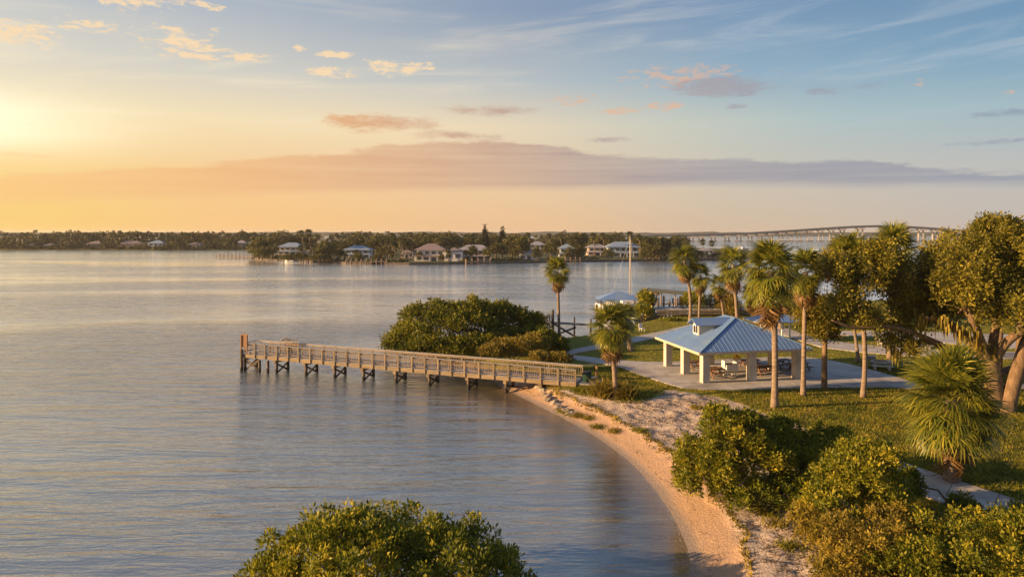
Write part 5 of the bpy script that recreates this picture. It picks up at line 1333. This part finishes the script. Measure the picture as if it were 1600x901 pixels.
# individual island trees and palms
MARKS = [(453,'the peach walled island house'),(505,'the half hidden houses'),(557,'the long two tier house'),(612,'the island palm cluster'),(672,'the large white house'),(741,'the brown grey house'),(771,'the two dark conifers'),(827,'the low white bungalow'),(886,'the narrow blue roofed house'),(935,'the pink walled house'),(974,'the big blue roofed house'),(1055,'the low tan roofed house'),(1104,'the tip cottage')]
USED = {}
ORD = ('', 'second ', 'third ', 'fourth ', 'fifth ')
def where(px, Y, size, kind):
    mx_, nm_ = min(MARKS, key=lambda q: abs(q[0]-px)); d = px-mx_
    rel = 'behind' if abs(d) < 8 and Y > 345 else 'in front of' if abs(d) < 8 else 'left of' if d < 0 else 'right of'
    deep = '' if 'f ' not in rel or rel == 'in front of' else (', near the shore' if Y < 345 else ', in the middle rows' if Y < 425 else ', in the back rows')
    lab = f'{size} {kind} {rel} {nm_}{deep}'; n_ = USED.get(lab, 0); USED[lab] = n_+1
    if n_:
        m2, nm2 = min((q for q in MARKS if (q[0]-px)*d <= 0 and q[1] != nm_), key=lambda q: abs(q[0]-px), default=(0, None))
        if nm2: lab = f'{size} {kind} between {nm_} and {nm2}'
        else: lab = f'{size} {kind} {rel} {nm_}, ' + ('toward the open water' if USED[lab] == 2 else 'set back')
        while lab in USED: lab = lab.replace(size, 'small '+size, 1) if 'small' not in lab else lab.replace('small', 'smaller', 1) if 'smaller' not in lab else lab; USED[lab] = 0; break
    return lab
def tree_master(seed, lobes, n, leaf=0.75):
    v, f, ti = leaf_cloud(lobes, n, leaf, seed, per=7, clump=0.7, up=0.1, zmin=-.7, rough=0.3); return mesh_np('crown', v, f, L_FAR, ti)
TM = [tree_master(200, [[0,0,6,3.4,3.4,3],[2,0.5,5,2.6,2.6,2.2],[-2.2,0,5.2,2.5,2.5,2.3],[0.4,0,8,2.2,2.2,1.8]], 1700),
      tree_master(201, [[0,0,5,4.2,4,3],[2.6,-.5,4.4,3,3,2.4],[-2.8,.5,4.2,2.8,2.8,2.4],[-.6,0,7,2.8,2.8,1.8]], 1900),
      tree_master(202, [[0,0,6.5,2.6,2.6,3.6],[1.2,0,4.5,2.2,2.2,2],[-1.2,0,8,1.8,1.8,1.6]], 1400)]
TT = MB().tube([(0, 0, -0.5), (0, 0, 3), (0.2, 0, 6)], [0.4, 0.3, 0.15], 7).mesh('trunk', M_BARK, True)
def fan_crown(seed, nf, nb):
    rs = random.Random(seed); vs, fs, ts, off = [], [], [], 0
    for i in range(nf):
        me = (FR if i < nf*0.8 else FRD)[rs.randrange(3)]
        n = len(me.vertices); co_ = np.empty(n*3, np.float32); me.vertices.foreach_get('co', co_); co_ = co_.reshape(-1, 3)
        tv = np.empty(n, np.float32); me.attributes['tint'].data.foreach_get('value', tv)
        fa = np.empty(len(me.polygons)*3, np.int32); me.polygons.foreach_get('vertices', fa); fa = fa.reshape(-1, 3)
        el = math.radians(80-135*((i+.5)/nf)); a = i*2.39996
        M_ = np.array((Matrix.Rotation(a, 3, 'Z') @ Matrix.Rotation(-el, 3, 'Y')))
        co_ = co_.copy(); co_[:, 1] *= 1.0
        vs.append(co_ @ M_.T); fs.append(fa+off); ts.append(tv*0.8); off += n
    return np.concatenate(vs), np.concatenate(fs), np.concatenate(ts)
cv, cf, ctn = fan_crown(3, 26, 12)
PCM = mesh_np('crown', cv, cf, L_FAR, ctn)
PTM = MB().tube([(0, 0, -0.5), (0.1, 0, 0.5), (0, 0, 1.0)], [0.024, 0.019, 0.017], 7).mesh('trunk', M_TRUNK, True)
def far_palm(label, px, pyt, Y, rpx=6.5, group='palms across the water', lean=0.0, name='palm_tree'):
    x = (px-800)/F*Y; zt = AT(0, pyt+rpx*0.9, Y).z; k = Y/F
    r = thing(name, label, 'tree', (x, Y, 0.9), group=group)
    h = max(1.5, zt-0.9)
    t_ = link('trunk', PTM, r, scale=(h*0.9, h*0.9, h))
    c_ = link('crown', PCM, r, (0, 0, h), (0, 0, px), (rpx*k, rpx*k, rpx*k*0.95))
    return r
def far_tree(label, px, pyt, Y, wpx, kind, group='trees across the water', rot=0.0):
    x = (px-800)/F*Y; zt = AT(0, pyt, Y).z; k = Y/F; h = zt-0.9
    r = thing('broadleaf_tree', label, 'tree', (x, Y, 0.9), rot, group)
    hz = (9.6, 8.6, 10.0)[kind]; wz = (4.4, 5.4, 3.0)[kind]
    sc_ = (wpx*k/2/wz, wpx*k/2/wz, h/hz)
    link('trunk', TT, r, scale=sc_); link('crown', TM[kind], r, scale=sc_)
    return r
named = [(482,356,360,9,'tallest palm on the left half of the island, above the peach house'),(471,358,362,7,'palm close beside the tallest palm above the peach house'),
 (526,363,420,5,'lone palm above the half hidden blue roof'),(571,362,430,6,'tall palm above the bright white roof'),(612,363,440,5,'thin palm above the palm cluster'),
 (641,361,440,6,'tall palm left of the large white island house'),(825,362,430,6,'single palm with an orange trunk above the low white bungalow'),
 (926,362,345,8,'left palm of the pair above the pink house'),(941.5,362,370,7,'right palm of the pair above the pink house'),(984,359.5,340,8,'palm rising beside the sailboat mast top'),
 (998,364,360,7,'palm just right of the sailboat mast'),(858,363,420,6,'palm between the bungalow and the narrow blue house'),(875,364,430,5,'small palm above the narrow blue house'),
 (136,362,560,6,'palm standing clear above the far left wood'),(200,361.5,575,4,'thin palm above the long reddish far house'),(219,361.5,575,4,'thin palm above the blue roofed far house'),(398,362,575,5,'palm above the wide far shore house'),(300,363,580,5,'palm above the brown far house'),
 (160,362.5,575,5,'bushy palm right of the clear standing far palm')]
for px, pyt, Y, rp, lab in named: far_palm(lab, px, pyt, Y, rp)
NTH = ('leftmost', 'second', 'third', 'fourth', 'fifth', 'sixth', 'seventh', 'eighth', 'ninth', 'tenth', 'eleventh', 'rightmost')
for i in range(12):
    px = 598+i*4.2+rw.uniform(-1.5, 1.5); far_palm(NTH[i]+(' slim palm from the left' if 0 < i < 11 else ' slim palm')+' in the island palm cluster', px, rw.uniform(369, 377), 326+rw.uniform(0, 14), rw.uniform(5, 7), 'palm cluster on the island')
for px, pyt, Y in ((486,376,322),(478,378,322),(470,381,325),(510,383,325),(519,381,325),(700,384,316),(702,392,314),(737,386,318),(727,389,318),(1010,368,350),(1020,371,345),(1032,370,352),(1046,372,350),(1058,374,352),(1072,374,370),(1098,372,400),(1112,374,420),(895,378,330),(612,390,318),(655,392,318),(556,388,322),(905,386,330)):
    far_palm(where(px, Y, 'low' if pyt > 385 else 'tall' if pyt < 373 else 'middling', 'palm'), px, pyt, Y, rw.uniform(5, 7.5))
hs = [(432,474),(534,580),(640,722),(710,772),(808,846),(868,902),(914,1004)]
for i in range(95):
    px = rw.uniform(400, 1075); Y = rw.choice((350, 375, 400, 440, 480))+rw.uniform(-8, 8)
    ok = not any(a-13 < px < b+13 for a, b in hs) or Y > 392
    if not ok: continue
    pt_, w_, kd_ = rw.uniform(366, 374) if Y > 420 else rw.uniform(371, 381), rw.uniform(20, 40), rw.randrange(3)
    far_tree(where(px, Y, ('round', 'wide', 'tall')[kd_]+(' broad' if w_ > 33 else ' slim' if w_ < 26 else ''), 'leafy tree'), px, pt_, Y, w_, kd_, rot=rw.uniform(0, 6))
for px, pyt, Y, w, kd in ((800,372,345,44,1),(815,374,338,30,1),(775,381,330,36,0),(738,385,322,20,0),(860,380,330,28,0),(838,388,325,18,1),(905,385,330,26,1),(950,391,329,24,1),(890,388,326,20,1),(410,388,338,30,1),(425,384,345,26,0),(506,388,328,34,1),(530,390,328,24,0),(600,386,330,26,0),(560,396,318,22,1),(590,398,316,24,1),(500,398,320,40,1),(470,396,322,36,1),(450,398,324,30,1),(1015,380,345,30,1),(1040,378,350,26,1),(1030,384,345,30,0),(1055,386,345,26,1),(1010,392,340,24,1),(690,398,312,14,1),(1130,390,360,26,1),(1090,392,352,30,1),(1070,388,360,24,0),(1150,393,365,22,1),(1120,396,350,34,1),(1170,396,360,24,1)):
    far_tree(where(px, Y, ('round', 'wide', 'upright')[kd]+(' low' if pyt > 390 else ' big' if w > 28 else ''), 'green tree'), px, pyt, Y, w, kd, group='trees near the island shore', rot=rw.uniform(0, 6))
# two tall pines
for px, pyt, lab in ((757.5,351,'taller of the two dark conifers rising above the island'),(785,355,'shorter of the two dark conifers rising above the island')):
    Y = 350; x = (px-800)/F*Y; zt = AT(0, pyt, Y).z; r = thing('pine_tree', lab, 'tree', (x, Y, 0.9), group='conifers on the island'); h = zt-0.9
    link('trunk', MB().tube([(0, 0, -.5), (0, 0, h)], [0.35, 0.06], 7).mesh('trunk', M_BARK, True), r)
    lob = []
    for j in range(11):
        u = j/10; z = h*(0.22+0.76*u); rr_ = (0.4+2.4*(1-u)**0.8)
        lob.append([0, 0, z, rr_, rr_, 0.35])
    v, f, ti = leaf_cloud(lob, 4200, 0.6, 300+int(px), per=6, clump=0.35, up=0.1, inner=0.9, zmin=-.9)
    link('crown', mesh_np('crown', v, f, L_PINE, ti), r)
# hedge along the island shore
lst = []
for i in range(110):
    px = 398+i*7.2; Y = F*CZ/(np.interp(px, [p[0] for p in isl_px[:14]], [p[1] for p in isl_px[:14]])-HZ)+4+rw.uniform(0, 5)
    if any(a < px < b for a, b in ((640,722),(740,770),(820,846),(940,1000))) : continue
    lst.append(((px-800)/F*Y, Y, 0.9, rw.uniform(1.2, 2.6), rw.uniform(0.7, 1.5)))
v, f, ti = wood(lst, 80, 0.6, 1300, 0.5)
stuff('shore_hedge', mesh_np('shore_hedge', v, f, L_FAR, ti), 'low hedge and shrubs along the island seawall', 'hedge')

# small docks of the island
def far_dock(label, x0, y0, x1, y1, npile, z=1.3, w=1.6, posts=1.2):
    a, b_ = P(x0, y0), P(x1, y1); r = thing('small_dock', label, 'dock', (a.x, a.y, 0), group='private docks across the water')
    d = b_-a; u = d.normalized(); nrm_ = Vector((-u.y, u.x, 0))
    link('deck', MB().bar((0, 0, z), (d.x, d.y, z), w, 0.3).mesh('deck', M_DOCKF), r)
    for i in range(npile):
        for s in (-1, 1):
            p = d*(i/(npile-1))+nrm_*(s*w/2); link('pile', MB().tube([(p.x, p.y, -1), (p.x, p.y, z+posts)], 0.17, 6).mesh('pile', M_DOCKF, True), r)
    return r
far_dock('dark dock with many posts reaching left from the island tip', 340, 403.5, 398, 404.5, 10, 1.2, 2.0, 1.6)
far_dock('dock below the peach walled island house', 474, 409.8, 520, 409.5, 7)
far_dock('long dock below the palm cluster of the island', 541, 413, 604, 412.8, 9)
far_dock('short dock before the two storey house beside the large white house', 728, 413.2, 766, 412.8, 5)
far_dock('dock below the narrow blue roofed house', 876, 410.6, 906, 410.4, 5)
far_dock('low dock near the right tip of the island', 1092, 407.8, 1118, 407.5, 4)
for px, py, L, lab in ((452,409.3,4.5,'white boat at the shore below the peach walled island house'),):
    p = P(px, py); boat('motor_boat', lab, (p.x, p.y, 0.1), R(170), L, M_HWALL[0], cabin=False, group='boats across the water')
p = P(1161, 391.5); boat('work_boat', 'dark work boat off the right tip of the island', (p.x, p.y, 0.1), R(10), 9, M_STEEL)
p = P(1137, 394); boat('motor_boat', 'pale boat moored at the right tip of the island', (p.x, p.y, 0.1), R(30), 8, M_HWALL[2], group='boats across the water')

# ------------------------------------------------------------------ the bridge
BY = 1100.0
dk_px = [(960,368.6),(1030,367.6),(1080,366.6),(1130,365.4),(1170,363.8),(1203,362),(1250,359),(1300,355.6),(1340,353.2),(1370,352.4),(1400,353),(1440,355.2),(1480,358.2),(1540,362),(1600,364.6),(1720,367.5),(1900,368.5)]
dk_pts = [AT(x, y, BY) for x, y in smooth_poly(dk_px, 2)]
br = thing('bridge', 'long high arched causeway bridge on concrete piers across the bay', 'bridge', (0, BY, 0))
def sweep(offs_y, z0, z1, name, mat, w):
    mb = MB(); v, f = [], []
    for i, p in enumerate(dk_pts):
        v += [(p.x, offs_y-w/2, p.z+z0), (p.x, offs_y+w/2, p.z+z0), (p.x, offs_y+w/2, p.z+z1), (p.x, offs_y-w/2, p.z+z1)]
        if i:
            a = (i-1)*4; b_ = i*4
            f += [(a+j, a+(j+1) % 4, b_+(j+1) % 4, b_+j) for j in range(4)]
    f += [(3, 2, 1, 0), tuple(len(v)-4+j for j in range(4))]
    return link(name, mb.add(v, f).mesh(name, mat), br)
sweep(0, -0.5, -0.05, 'deck', M_BRDECK, 12)
sweep(-4.2, -2.6, -0.502, 'girder', M_BRDECK, 1.2); sweep(0, -2.6, -0.502, 'girder', M_BRDECK, 1.2); sweep(4.2, -2.6, -0.502, 'girder', M_BRDECK, 1.2)
sweep(-5.8, -0.048, 0.9, 'parapet', M_BRDECK, 0.4); sweep(5.8, -0.048, 0.9, 'parapet', M_BRDECK, 0.4)
pier_px = [1080,1095,1114.5,1136,1154.5,1172,1187.6,1203.5,1220,1234,1249,1265,1282,1299,1316,1344,1380,1415,1439,1461,1478,1494,1511,1528,1545,1562,1580,1600]
dX = [p.x for p in dk_pts]; dZ = [p.z for p in dk_pts]
for px in pier_px:
    x = (px-800); zt = float(np.interp(x, dX, dZ))-2.62
    big_ = 1.0 if 1330 < px < 1470 else 0.8
    sp = 4.0*big_
    pr_ = link('bridge_pier', MB().box((0, 0, zt-1.0), (2*sp+2.6, 10.5, 2.0)).mesh('bridge_pier', M_BRIDGE), br, (x, 0, 0))
    for s in (-1, 1):
        link('leg', MB().box((s*sp*0.9, 0, (zt-2.0)/2+0.3), (1.7*big_, 2.4, zt-2.0-0.6)).mesh('leg', M_BRIDGE), pr_)
    link('footing', MB().box((0, 0, 0.1), (2*sp+4.0, 8, 1.6)).mesh('footing', M_SEAWALL), pr_)
# the far shore below the bridge
fx = np.arange(-3600, 4800, 14.0); rsn = np.random.RandomState(5)
top_z = 9+5*vnoise(fx*0.012, fx*0+0.3, 11)+3*vnoise(fx*0.06, fx*0+2.3, 12)
v = []; 
prof = [(0, -1.0, 0), (15, 0.8, 0), (40, 0.55, 1), (90, 1.0, 1), (220, 0.9, 1), (500, 0.6, 1)]
for yy, a, kind in prof:
    jj = rsn.rand(len(fx))*1.5 if kind else 0
    v.append(np.stack([fx, 2560+yy+0*fx, (top_z*a+jj) if kind else np.full(len(fx), a)], 1))
v = np.concatenate(v); n = len(fx)
q = np.concatenate([np.stack([np.arange(n-1)+i*n, np.arange(1, n)+i*n, np.arange(1, n)+(i+1)*n, np.arange(n-1)+(i+1)*n], 1) for i in range(len(prof)-1)])
struct('distant_shore', mesh_np('distant_shore', v, q, surf('distant_trees', (0.025, 0.034, 0.018), (0.05, 0.058, 0.028), (0.03, 0.03, 0.03), 0.9)))

# ------------------------------------------------------------------ ground cover
rg_ = np.random.RandomState(77)
def scatter(n, xr, yr, fn):
    x = rg_.uniform(*xr, n); y = rg_.uniform(*yr, n); h, sd, ssd = ground_h(x, y); k = fn(x, y, sd, ssd); return x[k], y[k], h[k]
PATH_POLYS = []
for o in [ob for ob in bpy.data.objects if ob.name.startswith('concrete_panel')]:
    cs = [v.co[:2] for v in o.data.vertices]; n = len(cs)//2; PATH_POLYS.append([tuple(c) for c in cs[:n]])
def off_path(x, y):
    k = np.ones(len(x), bool)
    for p in PATH_POLYS:
        xs = [c[0] for c in p]; ys = [c[1] for c in p]
        w = (x > min(xs)-.1) & (x < max(xs)+.1) & (y > min(ys)-.1) & (y < max(ys)+.1)
        if w.any(): k[w] &= ~inside(x[w], y[w], p)
    return k
def in_view(x, y): return (x < 0.76*y+3) & (x > -0.3*y)
def blades(x, y, h, ln, wd, mat, name, label, cat, tmean=0.45, lay=0.5):
    n = len(x); a = rg_.rand(n)*6.283; s = np.stack([np.cos(a), np.sin(a), 0*a], 1)
    L = ln*(0.6+0.8*rg_.rand(n)); d = np.stack([rg_.normal(0, lay, n), rg_.normal(0, lay, n), np.ones(n)], 1); d /= np.linalg.norm(d, axis=1)[:, None]
    b = np.stack([x, y, h-0.01], 1); v = np.stack([b-s*wd, b+s*wd, b+d*L[:, None]], 1).reshape(-1, 3)
    f = np.arange(n*3).reshape(-1, 3)
    pn = (vnoise(x*1.1, y*1.1, 21)-0.5)*0.7+(vnoise(x*3.1, y*3.1, 22)-0.5)*0.4
    ti = np.repeat(np.clip(rg_.normal(tmean, .2, n)+pn, 0, 1), 3)
    return stuff(name, mesh_np(name, v, f, mat, ti), label, cat)
x, y, h = scatter(230000, (2, 52), (30, 68), lambda x, y, sd, ssd: (ssd+2.2*(vnoise(x*.35, y*.35, 31)-.5) < -0.4) & (sd > 1) & in_view(x, y))
k = off_path(x, y); x, y, h = x[k], y[k], h[k]
blades(x, y, h, 0.15, 0.035, L_GRASS, 'grass', 'rough sunlit lawn grass around the palms', 'grass')
x, y, h = scatter(120000, (10, 85), (66, 130), lambda x, y, sd, ssd: (ssd < -0.5) & (sd > 1.2) & in_view(x, y))
k = off_path(x, y); x, y, h = x[k], y[k], h[k]
blades(x[:60000], y[:60000], h[:60000], 0.10, 0.06, L_GRASS, 'lawn_grass', 'far lawn grass between the paths and the docks', 'grass', 0.4)
# litter and sea wrack on the sand
x, y, h = scatter(110000, (-6, 26), (26, 62), lambda x, y, sd, ssd: (ssd > 0.2) & (sd > 2.1+0.3*np.sin(x*1.3)) & (vnoise(x*.9, y*.9, 41) > 0.42))
blades(x[:22000], y[:22000], h[:22000], 0.15, 0.04, L_LITTER, 'leaf_litter', 'dry leaf litter and twigs scattered on the sand', 'litter', 0.4, lay=3.0)
x, y, h = scatter(160000, (-6, 26), (26, 62), lambda x, y, sd, ssd: (ssd > -0.5) & (np.abs(sd-2.25-0.7*(vnoise(x*.9, y*.9, 3)-.5)) < 0.22))
blades(x[:9000], y[:9000], h[:9000], 0.2, 0.045, L_DRY, 'sea_wrack', 'ragged yellow line of dry grass along the top of the beach slope', 'wrack', 0.55, lay=1.0)

x, y, h = scatter(120000, (-6, 26), (24, 62), lambda x, y, sd, ssd: (ssd > -0.5) & (np.abs(sd-1.1-0.9*(vnoise(x*.7, y*.7, 51)-.5)) < 0.28*vnoise(x*2, y*2, 52)))
blades(x[:2600], y[:2600], h[:2600], 0.11, 0.025, L_LITTER, 'weed_line', 'thin broken line of dark weed on the orange sand', 'seaweed', 0.1, lay=3.0)
x, y, h = scatter(30000, (8, 45), (32, 66), lambda x, y, sd, ssd: (ssd < -0.3) & (sd > 1) & in_view(x, y) & (vnoise(x*.5, y*.5, 61) > .5))
k = off_path(x, y); x, y, h = x[k], y[k], h[k]
blades(x[:5000], y[:5000], h[:5000]+0.03, 0.16, 0.045, L_LITTER, 'fallen_leaves', 'brown fallen leaves scattered over the lawn', 'leaves', 0.5, lay=3.0)

# ------------------------------------------------------------------ haze
hb_ = MB().box((0, 2680, 11.2), (10600, 6040, 29.6)).mesh('haze', M_WHITE)
m, t, o = new_mat('haze')
pv = t.nodes.new('ShaderNodeVolumePrincipled'); pv.inputs['Color'].default_value = (0.95, 0.93, 0.92, 1)
pv.inputs['Density'].default_value = 0.0001; pv.inputs['Anisotropy'].default_value = 0.2
t.links.new(pv.outputs[0], o.inputs['Volume'])
hb_.materials.clear(); hb_.materials.append(m)
hz_ = link('haze', hb_); hz_['kind'] = 'stuff'; hz_['label'] = 'thin warm evening haze over the bay'; hz_['category'] = 'haze'
